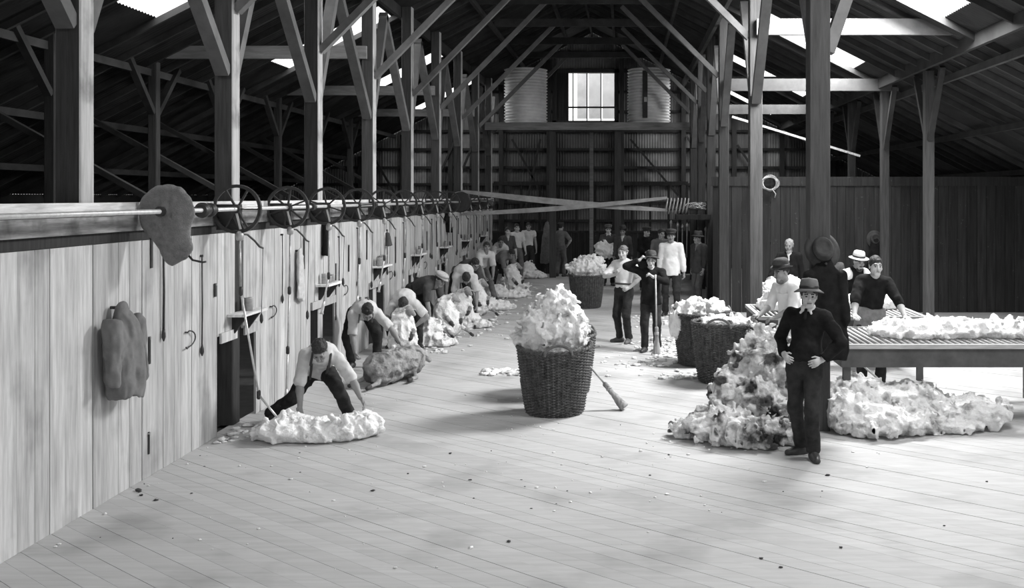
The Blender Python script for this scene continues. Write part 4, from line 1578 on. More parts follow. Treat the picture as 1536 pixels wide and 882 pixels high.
def ex_belt(i, m='leather'):
    c = i['pel'] + i['sp'] * .118
    pts = [c + i['hl'] * math.cos(a) * .165 + i['fw'] * math.sin(a) * .128 for a in np.linspace(0, 2 * math.pi, 25)[:-1]]
    MB().tube([tuple(q) for q in pts], .016, 6, True).build('belt', M[m], i['root'], smooth=True)


def ex_lapel(i, m='cloth_white'):
    """pale shirt front showing between jacket lapels"""
    F = Field(i['chest'] - .25, i['nk'] + .15, max(.011, i['hc'] * .7))
    a = i['nk'] + i['fw'] * .075 + i['sp'] * .0
    b = i['chest'] + i['fw'] * (.122 + i['g']) - i['sp'] * .02
    F.cone(a, b, .05, .012, .01, sq=(i['fw'], 1.6))
    V, Q = F.nets()
    link('shirt_front', np_mesh('shirt_front', V, Q), M[m], i['root'])


EXTRA = dict(collar=ex_collar, braces=ex_braces, vest=ex_vest, apron=ex_apron, belt=ex_belt, lapel=ex_lapel)


def bent(**kw):
    d = dict(pelvis=(0, .22, .84), neck=(0, -.24, .93), left=(1, 0, 0), look=(0, -.75, -.66), headup=(0, -.66, .6), hunch=.07, hl=(.16, -.40, .36), hr=(-.14, -.36, .34),
             el=(.8, .2, .2), er=(-.8, .2, .2), fl=(.24, .10), fr=(-.22, .16), kl=(.5, -1, 0), kr=(-.5, -1, 0), fyl=.4, fyr=-.4, curl=.9)
    d.update(kw)
    return d


HIP_L = dict(hl=(.20, -.10, 1.0), el=(1, .25, .1), dl=(-.55, -.75, -.3), nl=(-.7, .6, -.2))
HIP_R = dict(hr=(-.20, -.10, 1.0), er=(-1, .25, .1), dr=(.55, -.75, -.3), nr=(.7, .6, -.2))

# the man in the foreground, hands on hips
person('man in dark pullover and felt hat, hands on hips, before the wool heap', 1.78, 9.78, R(-27), 0, .985,
       dict(HIP_L, **dict(HIP_R, pelvis=(.0, -.03, .93), neck=(.02, .03, 1.455), left=(1, .05, .03), hr=(-.19, -.09, 1.02), er=(-.8, 1.0, -.1), fl=(.10, -.06), fr=(-.07, .10), fyl=.5, fyr=-.75, look=(.38, -1, -.02), curl=.5)),
       dict(m='cloth_dark', kind='pullover', sleeve=1.92, loose=.018, hem=-.03), 'trouser', ('fedora', 'felt_brown', 4, .047), 'hair_dark', 'skin', None, (('collar',),), seed=3)

# two boys standing in the middle
person('young man in white shirt and dark trousers with one hand on his hip', -.02, 17.45, R(-32), 1, .985,
       dict(HIP_L, pelvis=(.02, -.02, .935), neck=(0, .0, 1.45), hr=(-.04, -.20, 1.22), er=(-1, -.2, -.5), dr=(.6, -.2, .7), nr=(.2, .9, 0), fl=(.12, -.02), fr=(-.09, .03), fyr=-.7, look=(.25, -1, -.05)),
       dict(m='cloth_white', sleeve=.95, loose=.022), 'trouser', None, 'hair_fair', 'skin', None, (('belt',),), 'leather_dusty', seed=5)
boy = person('boy in dark hat and jacket holding an upright broom before his face', .44, 16.4, R(-8), 1, .95,
             dict(hl=(.06, -.33, 1.33), el=(.9, -.2, -.6), dl=(-.6, -.3, .5), nl=(-.3, -.2, -.9), hr=(-.19, -.13, 1.60), er=(-1, -.1, -.2), dr=(.6, .1, .6), nr=(.8, .3, 0), fl=(.10, .03), fr=(-.11, -.02), look=(.05, -1, -.12), neck=(0, -.01, 1.44), curl=1.1),
             dict(m='cloth_dark', kind='jacket', sleeve=1.9, loose=.02, hem=.10), 'trouser', ('fedora', 'felt', -4, .045), 'hair_dark', 'skin', None, (), seed=7)
person('tall moustached man in pale buttoned jacket and dark cap', 1.0, 21.4, R(-6), 1, 1.06,
       dict(hl=(.27, -.04, .82), hr=(-.25, .02, .82), fl=(.13, .0), fr=(-.12, .03)),
       dict(m='cloth_white', kind='jacket', sleeve=1.95, loose=.022, hem=.12), 'trouser', ('cap', 'felt', 0, .05), 'hair_dark', 'skin_tan', ('hair_dark', 'moustache'), (), seed=9)
person('youth in grey tweed jacket and cap standing beside the partition post', 1.72, 23.1, R(-48), 1, .99,
       dict(hl=(.26, -.12, .84), hr=(-.24, .02, .82), look=(-.1, -1, -.1), fl=(.12, -.08), fr=(-.1, .1)),
       dict(m='cloth_mid', kind='jacket', sleeve=1.9, loose=.022, hem=.14), 'trouser_grey', ('fedora', 'felt', 0, .05), 'hair_dark', 'skin', None, (('lapel', 'cloth_grey'),), seed=11)
person('man in pale shirt half hidden behind the tall white-jacketed man', .92, 25.3, R(14), 2, 1.0, dict(look=(.2, -1, -.1)), dict(m='cloth_grey', sleeve=1.9), 'trouser', None, 'hair_dark', 'skin', None, (), seed=13)
person('dark-jacketed man with pale strap behind the boy with the broom', .58, 27.2, R(25), 2, .99, dict(look=(.3, -1, -.1), hr=(-.1, -.25, 1.05), dr=(.7, -.3, .2)), dict(m='cloth_dark', kind='jacket', sleeve=1.9, hem=.1, loose=.02), 'trouser', ('cap', 'felt', 0, .05), 'hair_dark', 'skin', None, (), seed=15)
person('man in dark hat and jacket at the back beside the fleece carrier', -.05, 28.0, R(-10), 2, .98, {}, dict(m='cloth_mid', kind='jacket', sleeve=1.9, hem=.1, loose=.02), 'trouser', ('bowler', 'felt', 0, .05), 'hair_dark', 'skin_tan', None, (('lapel', 'cloth_pale'),), seed=17)
person('man in flat cap and jacket carrying a white fleece in his arms', -.47, 28.6, R(4), 2, 1.0, dict(hl=(.16, -.30, 1.0), hr=(-.16, -.30, 1.0), el=(.8, .3, -.4), er=(-.8, .3, -.4), dl=(-.7, -.5, .1), dr=(.7, -.5, .1)),
       dict(m='cloth_mid', kind='jacket', sleeve=1.9, hem=.05, loose=.015), 'trouser', ('cap', 'felt_brown', 0, .05), 'hair_dark', 'skin', None, (('collar', 'cloth_white', False),), seed=19)
person('man in grey shirt at the far half wall, hands on hips, face turned away', -2.06, 31.9, R(158), 2, .985, dict(HIP_L, **HIP_R), dict(m='cloth_grey', sleeve=1.0, loose=.015), 'trouser_grey', ('cap', 'felt', 0, .05), 'hair_dark', 'skin', None, (), seed=21)
person('man in white sleeveless shirt, rightmost of the three by the far wall', -3.06, 31.6, R(8), 2, 1.0, dict(hl=(.25, -.05, .82), hr=(-.24, -.02, .85)), dict(m='cloth_pale', sleeve=.45, loose=.018), 'trouser', None, 'hair_dark', 'skin_tan', None, (), seed=23)
person('bare-armed man in pale shirt, middle of the three by the far wall', -3.28, 30.2, R(25), 2, 1.0, dict(hl=(.22, -.2, .86), hr=(-.2, -.15, .86)), dict(m='cloth_pale', sleeve=.8, loose=.018), 'trouser_grey', None, 'hair_dark', 'skin', None, (), seed=25)
person('man in dark open waistcoat, leftmost of the three by the far wall', -3.42, 29.0, R(20), 2, .96, {}, dict(m='cloth_mid', sleeve=1.1, loose=.018), 'trouser', None, 'hair_dark', 'skin', None, (('lapel', 'skin'),), seed=27)

# the shearers, nearest first
person('nearest shearer in pale shirt and braces kneeling over a white fleece', -3.42, 11.25, 0, 0, 1.0,
       dict(pelvis=(-.10, .20, .56), neck=(.06, -.24, .80), left=(1, -.12, .05), hipleft=(1, -.15, .05), look=(.12, -.62, -.78), headup=(.1, -.75, .66), hunch=.06,
            hl=(.62, -.42, .24), el=(.5, .3, .5), dl=(.55, -.3, -.75), nl=(-.6, -.5, -.3), hr=(-.13, -.42, .20), er=(-.7, .0, .3), dr=(.2, -.5, -.8), nr=(.7, -.5, .2),
            fl=(.27, .10), kl=(.15, -.9, .5), fyl=.35, fr=(-.64, .10), frz=.0, kr=(-.2, -.9, -.6), kneel='r', fyr=-1.2, curl=.5),
       dict(m='cloth_pale', sleeve=1.05, loose=.02), 'trouser', None, 'hair_dark', 'skin_tan', None, (('braces',),), seed=31)
person('second shearer with curly hair and pale shirt stooping over a woolly sheep', -3.9, 14.75, R(16), 0, 1.0,
       bent(pelvis=(-.02, .25, .82), neck=(.05, -.20, .83), look=(.1, -.5, -.85), headup=(.1, -.8, .5), hl=(.62, -.34, .30), el=(.7, .2, .5), hr=(-.10, -.30, .22), fl=(.22, .14), fr=(-.14, .18)),
       dict(m='cloth_pale', sleeve=1.0, loose=.022), 'trouser', None, 'hair_dark', 'skin_tan', None, (('braces', 'cloth_grey'),), seed=33)
person('third shearer in pale shirt doubled over with dark hair to the camera', -3.72, 16.75, R(8), 0, 1.0,
       bent(pelvis=(0, .22, .80), neck=(.02, -.24, .76), look=(.0, -.3, -.95), headup=(0, -.95, .2), hl=(.20, -.22, .40), hr=(-.05, -.44, .42), el=(1, -.2, .2), er=(-1, -.1, .2), dr=(.9, -.1, 0), hunch=.10),
       dict(m='cloth_pale', sleeve=.9, loose=.026), 'trouser', None, 'hair_dark', 'skin_tan', None, (), seed=35)
person('fourth shearer in dark shirt and pale cap, seen from the side', -3.72, 18.3, R(62), 1, 1.0,
       bent(pelvis=(0, .20, .86), neck=(0, -.30, .93), look=(-.1, -.8, -.5), hl=(.12, -.36, .38), hr=(-.16, -.30, .34)),
       dict(m='cloth_mid', sleeve=.95, loose=.02), 'trouser', ('cap', 'straw', 0, .045), 'hair_dark', 'skin_tan', None, (), seed=37)
person('fifth shearer in pale shirt with rounded back and hanging arms', -3.28, 20.1, R(12), 1, 1.02,
       bent(pelvis=(-.05, .22, .92), neck=(.05, -.26, .92), look=(0, -.2, -.98), headup=(0, -.98, .0), hl=(.26, -.28, .38), hr=(-.16, -.28, .38), hunch=.12),
       dict(m='cloth_pale', sleeve=1.0, loose=.028), 'trouser', None, 'hair_dark', 'skin_tan', None, (), seed=39)
person('sixth shearer in dark shirt stooping with his back to the wall', -3.5, 21.8, R(40), 1, 1.02,
       bent(pelvis=(0, .2, .92), neck=(0, -.28, .98), hl=(.16, -.35, .4)), dict(m='cloth_mid', sleeve=1.0, loose=.02), 'trouser_grey', None, 'hair_dark', 'skin_tan', None, (), seed=41)
person('seventh shearer in pale shirt, head raised, one knee forward', -3.38, 23.9, R(38), 1, 1.0,
       bent(pelvis=(0, .22, .86), neck=(-.02, -.12, 1.20), look=(-.3, -.9, .0), headup=(0, -.2, 1), hl=(.05, -.36, .46), hr=(-.12, -.34, .42), fl=(.2, -.2), fr=(-.2, .2)),
       dict(m='cloth_pale', sleeve=1.0, loose=.02), 'trouser_grey', None, 'hair_dark', 'skin_tan', None, (), seed=43)
person('eighth shearer in grey flannel bent double far along the wall', -3.3, 26.9, R(48), 2, 1.0, bent(hl=(.12, -.35, .4)), dict(m='cloth_grey', sleeve=1.0, loose=.024), 'trouser', None, 'hair_dark', 'skin_tan', None, (), seed=45)
person('ninth shearer in pale shirt facing the camera far along the wall', -3.55, 28.2, R(15), 2, 1.0, bent(pelvis=(0, .2, .88), neck=(0, -.16, 1.14), look=(.1, -.9, -.2), headup=(0, -.3, 1)), dict(m='cloth_pale', sleeve=1.0, loose=.022), 'trouser', None, 'hair_dark', 'skin_tan', None, (), seed=47)

# the men at the wool tables
person('white-bearded old man in dark jacket resting a hand on the farthest wool table', 3.2, 19.3, R(-14), 1, 1.0,
       dict(hr=(-.36, -.32, .97), er=(-.6, .6, 0), dr=(-.2, -.9, -.1), nr=(0, 0, -1), look=(-.1, -1, -.1), fr=(-.12, .05)),
       dict(m='cloth_dark', kind='jacket', sleeve=1.92, hem=.1, loose=.022), 'trouser', None, 'hair_grey', 'skin_tan', ('hair_grey', 'beard'), (('lapel', 'cloth_pale'),), seed=51)
person('bearded man in bowler hat and white apron bending over the slatted wool table', 2.17, 13.1, R(-64), 0, 1.0,
       dict(pelvis=(0, .05, .93), neck=(0, -.06, 1.43), hl=(.16, -.34, 1.0), hr=(-.16, -.36, 1.0), dl=(0, -1, -.1), dr=(0, -1, -.1), nl=(0, 0, -1), nr=(0, 0, -1), look=(-.05, -1, -.25)),
       dict(m='cloth_white', sleeve=1.1, loose=.026), 'trouser', ('bowler', 'felt', 2, .045), 'hair_dark', 'skin_tan', ('cloth_grey', 'beard'), (('apron', 'cloth_white', True, .55),), seed=53)
person('man in round hat mostly hidden behind the hanging coat', 3.62, 17.35, R(10), 1, .96, dict(look=(-.3, -1, -.3)), dict(m='cloth_mid', sleeve=1.9), 'trouser', ('bowler', 'felt_brown', 0, .05), 'hair_dark', 'skin_tan', None, (), seed=55)
person('man in pale hat, white sleeves and dark waistcoat leaning over the wool table', 3.66, 15.95, R(22), 1, .98,
       dict(pelvis=(0, .1, .93), neck=(0, -.10, 1.42), hl=(.22, -.34, .98), hr=(-.26, -.26, .98), el=(1, .3, 0), er=(-1, .3, 0), dl=(0, -1, -.1), dr=(0, -1, -.1), nl=(0, 0, -1), nr=(0, 0, -1), look=(.0, -1, -.3)),
       dict(m='cloth_white', sleeve=1.9, loose=.02), 'trouser', ('straw', 'straw', 2, .048), 'hair_dark', 'skin_tan', ('hair_dark', 'beard'), (('vest',),), seed=57)
person('bareheaded man in dark shirt and sacking apron leaning on the nearest wool table', 3.26, 13.15, R(5), 0, 1.04,
       dict(pelvis=(.0, .06, .93), neck=(.04, -.02, 1.43), hr=(-.36, -.40, .93), er=(-.9, .5, .1), dr=(-.1, -.95, -.15), nr=(0, 0, -1), hl=(.32, -.42, .92), el=(.9, .5, .1), dl=(.1, -.95, -.1), nl=(0, 0, -1), look=(-.02, -1, -.05), curl=.25),
       dict(m='cloth_dark', sleeve=1.35, loose=.026), 'trouser', None, 'hair_dark', 'skin', None, (('apron', 'apron', False, .45),), seed=59)

# =================================================================== WOOL, BASKETS, TABLES, BROOMS, SHEEP
def wool(name, label, cat, loc, blobs, m='wool', h=.022, seed=0, amp=(.03, .018), kind=None, group=None, floor=True, rz=0.0, parent=None, tufts=90, tz=-9.0):
    """blobs: (centre, radii) ellipsoids in the heap's own space"""
    lo = np.min([V3(b[0]) - V3(b[1]) for b in blobs], axis=0) - amp[0]
    hi = np.max([V3(b[0]) + V3(b[1]) for b in blobs], axis=0) + amp[0]
    F = Field(lo, hi, h)
    for b in blobs:
        F.ell(b[0], b[1], None, .06)
    if tufts:                                       # curled locks standing off the surface
        V, Q = F.nets()
        rd = np.random.default_rng(seed + 100)
        V = V[V[:, 2] > tz]
        for c in V[rd.integers(0, len(V), tufts)]:
            r_ = rd.uniform(.025, .07)
            ax3 = rd.normal(size=(3, 3))
            ax3[0] = nrm(ax3[0])
            ax3[1] = nrm(np.cross(ax3[0], ax3[1]))
            ax3[2] = np.cross(ax3[0], ax3[1])
            F.ell(c, (r_ * 1.5, r_ * .7, r_ * .55), ax3, .008)
    F.rough(amp[0], 7.5, seed, billow=True)
    F.rough(amp[0] * .55, 15, seed + 2, billow=True)
    F.rough(amp[1], 32, seed + 4)
    if floor: F.plane((0, 0, .004), (0, 0, -1))
    V, Q = F.nets()
    o = link(name, np_mesh(name, V, Q), M[m], parent, loc)
    o.rotation_euler = (0, 0, rz)
    if parent is None: tag(o, label, cat, group, kind)
    return o


def blobs_dome(r, hgt, n, seed, z0=0.0):
    rd = random.Random(seed)
    out = [((0, 0, z0 + hgt * .35), (r * .82, r * .82, hgt * .55))]
    for i in range(n):
        a = rd.uniform(0, 2 * math.pi)
        t = rd.random()
        rr = r * (1 - t * .75) * .8
        out.append(((math.cos(a) * rr, math.sin(a) * rr, z0 + hgt * t * .85 + .02), (rd.uniform(.1, .17) * (r / .45), rd.uniform(.1, .17) * (r / .45), rd.uniform(.07, .13))))
    return out


# ---- wicker baskets
def basket_meshes():
    r0, r1, hh, ns, nr = .335, .435, .78, 44, 46
    prof = lambda t: r0 + (r1 - r0) * (t ** .8)
    st = MB()
    for i in range(ns):
        a = 2 * math.pi * i / ns
        st.tube([(math.cos(a) * prof(t), math.sin(a) * prof(t), .01 + hh * t) for t in np.linspace(0, 1, 5)], .010, 5)
    we = MB()
    for j in range(nr):
        t = (j + .5) / nr
        if .86 < t < .88: continue
        pts = []
        for i in range(ns * 2):
            a = 2 * math.pi * i / (ns * 2)
            w = .012 * math.cos(math.pi * i / 1.0 + (j % 2) * math.pi) if i % 2 == 0 else 0.0
            ph = (1 if (i // 2 + j) % 2 == 0 else -1) if i % 2 == 0 else 0
            rr = prof(t) + .013 * ph
            pts.append((math.cos(a) * rr, math.sin(a) * rr, .01 + hh * t))
        we.tube(pts, .0092, 4, True)
    rim = MB()
    for q, ph in ((0, 0), (1, math.pi)):
        rim.tube([(math.cos(a) * (r1 + .012 * math.cos(22 * a + ph)), math.sin(a) * (r1 + .012 * math.cos(22 * a + ph)), hh + .02 + .012 * math.sin(22 * a + ph)) for a in np.linspace(0, 2 * math.pi, 177)[:-1]], .016, 5, True)
    base = MB().lathe([(.01, .0), (r0 - .01, .0), (r0 - .01, .025), (.01, .025)], 30)
    lin = MB().lathe([(r0 - .02, .03), (r1 - .04, hh - .1)], 30, cap=False)
    hd_ = MB()
    hd_.tube([(math.sin(b) * .16, 0, math.cos(b) * .12 - .03) for b in np.linspace(-math.pi / 2, math.pi / 2, 11)], .018, 6)
    return dict(stakes=st.mesh('stakes'), weave=we.mesh('weave'), rim=rim.mesh('rim'), base=base.mesh('base'), handle=hd_.mesh('handle'), lining=lin.mesh('lining'))


BM = basket_meshes()


def basket(label, loc, tilt=(0, 0), rz=0.0, sc=1.0):
    t = empty('wicker_basket', loc, rz)
    t.rotation_euler = (tilt[0], tilt[1], rz)
    t.scale = (sc, sc, sc)
    tag(t, label, 'basket', 'wicker wool baskets')
    for nm, mm in (('base', 'wicker'), ('lining', 'wicker')):
        link(nm, BM[nm], M[mm], t)
    tag(link('stakes', BM['stakes'], M['wicker'], t), kind='stuff')
    tag(link('weave', BM['weave'], M['wicker'], t), kind='stuff')
    link('rim', BM['rim'], M['wicker'], t)
    for a in (0, math.pi):
        o = link('handle', BM['handle'], M['wicker_worn'], t, (math.cos(a) * .44, math.sin(a) * .44, .80))
        o.rotation_euler = (0, 0, a + math.pi / 2)
    return t


bx, by = -.83, 11.82
basket('leaning wicker basket heaped high with white wool in mid-floor', (bx, by, .012), (R(-1), R(-5)), R(100))
wool('fleece_heap', 'tall mound of white wool in the leaning mid-floor basket', 'wool', (bx - .03, by, .52),
     [((0, 0, .16), (.36, .36, .20)), ((.0, 0, .40), (.36, .35, .28)), ((.03, 0, .60), (.29, .29, .24)), ((.06, .0, .78), (.19, .2, .16)), ((-.27, 0, .34), (.18, .2, .12)), ((.22, -.1, .5), (.18, .2, .18)), ((-.16, -.16, .55), (.18, .16, .16)), ((.22, -.05, .33), (.18, .2, .13))], 'wool', .015, 3, (.028, .02), floor=False, tufts=260, tz=.30)
x, y = gp(884, 570)
x, y = -.80, 13.0
basket('wicker basket mostly hidden behind the leaning wool basket', (x, y, .002), rz=R(40), sc=.95)
wool('fleece_heap', 'ragged wool on top of the basket hidden behind the leaning one', 'wool', (x, y, .56), blobs_dome(.34, .36, 8, 5), 'wool_dirty', .02, 5, floor=False, tz=.22)
bx, by = gp(880, 461)
basket('upright far basket heaped with white fleece in front of the carrier', (bx, by, .002), rz=R(30), sc=.93)
wool('fleece_heap', 'rounded white fleece heap overflowing the far upright basket', 'wool', (bx, by, .50), [((0, 0, .2), (.33, .33, .2)), ((0, -.05, .42), (.36, .36, .22)), ((.1, 0, .56), (.26, .26, .15)), ((.33, -.1, .36), (.12, .14, .12)), ((-.27, -.15, .38), (.17, .17, .13))], 'wool', .022, 7, floor=False, tz=.28)
bx, by = 1.38, 13.8
basket('dark wicker basket in front of the slatted tables beside the heap', (bx, by, .002), rz=R(75), sc=1.02)
wool('fleece_heap', 'tumbled pieces of fleece lying in the basket by the tables', 'wool', (bx, by, .56), [((0, 0, .08), (.34, .34, .14)), ((.12, -.1, .2), (.22, .18, .14)), ((-.2, -.1, .2), (.16, .16, .1)), ((-.1, .2, .2), (.2, .15, .12))], 'wool', .018, 9, floor=False, tz=.2)
bx, by = 1.17, 15.2
basket('wicker basket half hidden behind the one by the tables', (bx, by, .002), rz=R(10), sc=.98)
wool('fleece_heap', 'white fleece spilling over the rim of the half-hidden basket by the tables', 'wool', (bx, by, .56), [((0, 0, .12), (.34, .34, .16)), ((0, -.05, .3), (.36, .3, .12)), ((-.36, -.1, .1), (.13, .16, .26))], 'wool', .02, 11, floor=False, tz=.2)

# ---- brooms
def broom(label, a, b, hl=.42, w=.13, flat=(0, 1, 0)):
    """stick end a, bristle tip b"""
    a, b = V3(a), V3(b)
    t = empty('broom', tuple(b))
    tag(t, label, 'broom', 'sweepers brooms')
    a = a - b
    d = nrm(-a)
    n0 = -d * hl
    MB().tube([tuple(a), tuple(n0 * .9)], .013, 8).build('stick', M['broom_stick'], t, smooth=True)
    F = Field(np.minimum(n0, 0) - .16, np.maximum(n0, 0) + .16, .011)
    F.cone(n0, n0 * .75, .03, .026, .02)
    F.cone(n0 * .75, -d * .0, .03, w * .62, .03, sq=(flat, 2.1), cut=[((0, 0, 0), d)])
    F.rough(.008, 60, 3, (1, 1, .08))
    V, Q = F.nets()
    link('bristles', np_mesh('bristles', V, Q), M['broom_straw'], t)
    MB().lathe([(.036, -.02), (.036, .02)], 10, tuple(n0 * .8)).build('binding', M['rope'], t)


broom('broom lying against the leaning basket with its head on the floor', (-.42, 12.05, .50), (.0, 11.93, .03), .36, .12, (0, 0, 1))
broom('upright broom held by the boy in the dark hat', (.50, 16.06, 1.30), (.52, 16.02, .02), .42, .11)
bp = gp(780, 603)
tw = empty('stick', (-1.18, 11.95, 0))
tag(tw, 'short stick propped against the back of the leaning basket', 'stick')
MB().tube([(.0, 0, .0), (-.03, .05, .10), (-.10, .28, .30)], [.02, .016, .012], 8).build('rod', M['iron'], tw, smooth=True)
broom('broom slanting down under the nearest wool table', (2.62, 11.9, .75), (3.35, 10.7, .04), .36, .12, (0, 1, 0))

# ---- slatted wool tables
def wool_table(label, x0, x1, y0, y1, h=.90, n_sl=None, legs=True):
    t = empty('wool_table', ((x0 + x1) / 2, (y0 + y1) / 2, 0))
    tag(t, label, 'table', 'slatted wool tables')
    a, b = (x1 - x0) / 2, (y1 - y0) / 2
    for (p, q, r_, s_) in ((-a, a, -b, -b + .05), (-a, a, b - .05, b), (-a, -a + .05, -b + .05, b - .05), (a - .05, a, -b + .05, b - .05)):
        MB().box(p, q, r_, s_, h - .05, h).build('top_rail', M['table_wood'], t)
    for (p, q, r_, s_) in ((-a + .02, a - .02, -b + .02, -b + .045), (-a + .02, a - .02, b - .045, b - .02), (-a + .02, -a + .045, -b + .045, b - .045), (a - .045, a - .02, -b + .045, b - .045)):
        MB().box(p, q, r_, s_, h - .26, h - .05).build('apron_board', M['table_dark'], t)
    n_sl = int((x1 - x0 - .1) / .075)
    me = MB().tube([(0, -b + .05, 0), (0, b - .05, 0)], .018, 8).mesh('slat')
    for i in range(n_sl):
        link('slat', me, M['table_wood'], t, (-a + .09 + i * (2 * a - .18) / (n_sl - 1), 0, h - .022), smooth=(i == 0))
    for sx in (-1, 1):
        for sy in (-1, 1):
            MB().box(sx * (a - .09) - .04, sx * (a - .09) + .04, sy * (b - .09) - .04, sy * (b - .09) + .04, 0, h - .05).build('leg', M['table_dark'], t)


wool_table('farthest slatted wool table near the dark partition', 2.32, 3.2, 16.55, 18.5)
wool_table('middle slatted wool table with a white fleece at its corner', 1.86, 4.2, 13.75, 15.35)
wool_table('nearest slatted wool table by the dark-shirted man', 2.42, 5.2, 11.15, 12.7)
wool('fleece', 'white fleece with a dark stain on the middle table corner', 'fleece', (2.42, 14.75, .895), [((0, 0, .08), (.42, .45, .15)), ((-.1, -.1, .2), (.26, .25, .14)), ((.2, .1, .16), (.25, .3, .14)), ((.55, .1, .08), (.25, .3, .1))], 'wool_clean', .018, 15)
wool('fleece', 'fleece spread over the slats of the nearest table', 'fleece', (3.55, 11.95, .895), [((0, 0, .05), (.62, .42, .10)), ((.4, 0, .08), (.5, .4, .12)), ((-.2, -.1, .1), (.25, .22, .09)), ((1.0, 0, .06), (.4, .4, .12))], 'wool_clean', .018, 17)
wool('fleece', 'white fleece on the farthest table before the bearded man', 'fleece', (2.78, 17.3, .895), [((0, 0, .06), (.36, .5, .14)), ((.1, .3, .08), (.28, .4, .15))], 'wool_clean', .022, 19)
wool('fleece', 'white fleece on the middle table below the waistcoated man', 'fleece', (3.75, 14.9, .895), [((0, 0, .08), (.36, .3, .2)), ((-.3, -.1, .06), (.2, .25, .1))], 'wool_clean', .02, 21)

# ---- the big heap beside the foreground man and the loose wool under the table
wool('wool_heap', 'big shaggy heap of stained wool beside the man in the dark pullover', 'wool', (1.45, 10.95, 0),
     [((0, .1, .3), (.46, .45, .38)), ((.1, .15, .62), (.36, .36, .32)), ((.16, .15, .92), (.25, .26, .17)), ((.02, .1, .83), (.2, .2, .14)), ((-.3, .0, .45), (.16, .25, .22)), ((-.34, -.12, .2), (.2, .24, .2)),
      ((.36, .0, .5), (.16, .2, .2)), ((.3, -.2, .2), (.2, .2, .16)), ((.0, -.25, .4), (.22, .16, .2)), ((.2, -.18, .68), (.18, .14, .16))], 'wool_dirty', .0155, 23, (.04, .022), tufts=330)
wool('wool_heap', 'shaggy clumps of wool trailing from the foot of the big heap', 'wool', (1.18, 10.3, 0),
     [((0, 0, .12), (.32, .26, .17)), ((-.35, .18, .1), (.2, .2, .14)), ((-.5, .3, .06), (.16, .16, .09)), ((.33, .05, .1), (.22, .2, .13)), ((-.15, .3, .16), (.25, .25, .16)), ((.2, -.16, .06), (.16, .12, .08)), ((.62, .0, .08), (.16, .16, .1))], 'wool_dirty', .0145, 25, (.04, .022), tufts=330)
wool('wool_heap', 'white wool piled on the floor under the nearest table', 'wool', (2.72, 10.75, 0),
     [((0, 0, .12), (.4, .34, .18)), ((-.3, .1, .2), (.24, .25, .22)), ((.35, .1, .1), (.35, .3, .14)), ((.8, .2, .07), (.4, .3, .1)), ((-.1, .5, .25), (.4, .35, .25)), ((.5, .6, .2), (.5, .35, .22)), ((1.2, .4, .15), (.4, .4, .15))], 'wool', .0175, 27, (.04, .02), tufts=330)

# ---- fleeces beside the shearers
wool('fleece', 'white fleece spread before the nearest kneeling shearer', 'fleece', (-3.24, 10.5, 0),
     [((0, 0, .06), (.44, .24, .13)), ((-.38, -.06, .08), (.26, .24, .13)), ((-.25, .1, .12), (.24, .2, .12)), ((.36, .14, .09), (.24, .24, .15)), ((.48, .26, .1), (.14, .18, .14)), ((.1, .04, .12), (.25, .18, .1)), ((-.52, .0, .05), (.16, .14, .08))], 'wool_clean', .0145, 31, (.028, .014))


def fl_at(label, px, py, blobs, m='wool', seed=1, h=.022, rz=0.0):
    x, y = gp(px, py)
    wool('fleece', label, 'fleece', (x, y, 0), blobs, m, h, seed, (.03, .016), rz=rz)


B3 = [((0, 0, .1), (.32, .28, .17)), ((.3, -.1, .06), (.25, .22, .1)), ((-.1, .1, .22), (.2, .2, .16)), ((.15, .12, .12), (.2, .2, .14))]
fl_at('white fleece falling in locks from the third shearer', 640, 518, [((0, 0, .16), (.22, .22, .22)), ((.05, 0, .34), (.18, .18, .14)), ((.25, -.06, .06), (.28, .2, .1)), ((-.12, -.1, .1), (.2, .18, .14))], 'wool', 33)
fl_at('spread fleece under the fifth shearer', 695, 490, B3, 'wool', 35)
fl_at('rumpled pale fleece in front of the sixth shearer', 728, 464, [((0, 0, .1), (.34, .3, .16)), ((.34, -.05, .06), (.3, .25, .1)), ((-.2, .1, .2), (.25, .2, .16))], 'wool_clean', 37)
fl_at('long flat fleece by the seventh shearer', 760, 446, [((0, 0, .06), (.5, .3, .11)), ((.3, .1, .08), (.3, .25, .12)), ((-.25, .2, .14), (.25, .2, .15))], 'wool_clean', 39, .026)
fl_at('white fleece below the eighth shearer', 763, 432, [((0, 0, .1), (.28, .25, .18)), ((.25, 0, .05), (.3, .3, .09))], 'wool_clean', 41, .026)
fl_at('white fleece heaped at the feet of the three men by the far wall', 795, 417, [((0, 0, .1), (.4, .35, .16)), ((-.05, .1, .3), (.22, .22, .2)), ((.35, 0, .05), (.2, .25, .1))], 'wool_clean', 43, .028)
wool('fleece', 'round white fleece in the arms of the man in the flat cap', 'fleece', (-.50, 28.22, .93), [((0, 0, .12), (.32, .2, .2)), ((.15, -.02, .06), (.22, .18, .16)), ((-.12, 0, .2), (.2, .18, .14))], 'wool_clean', .024, 45, floor=False)

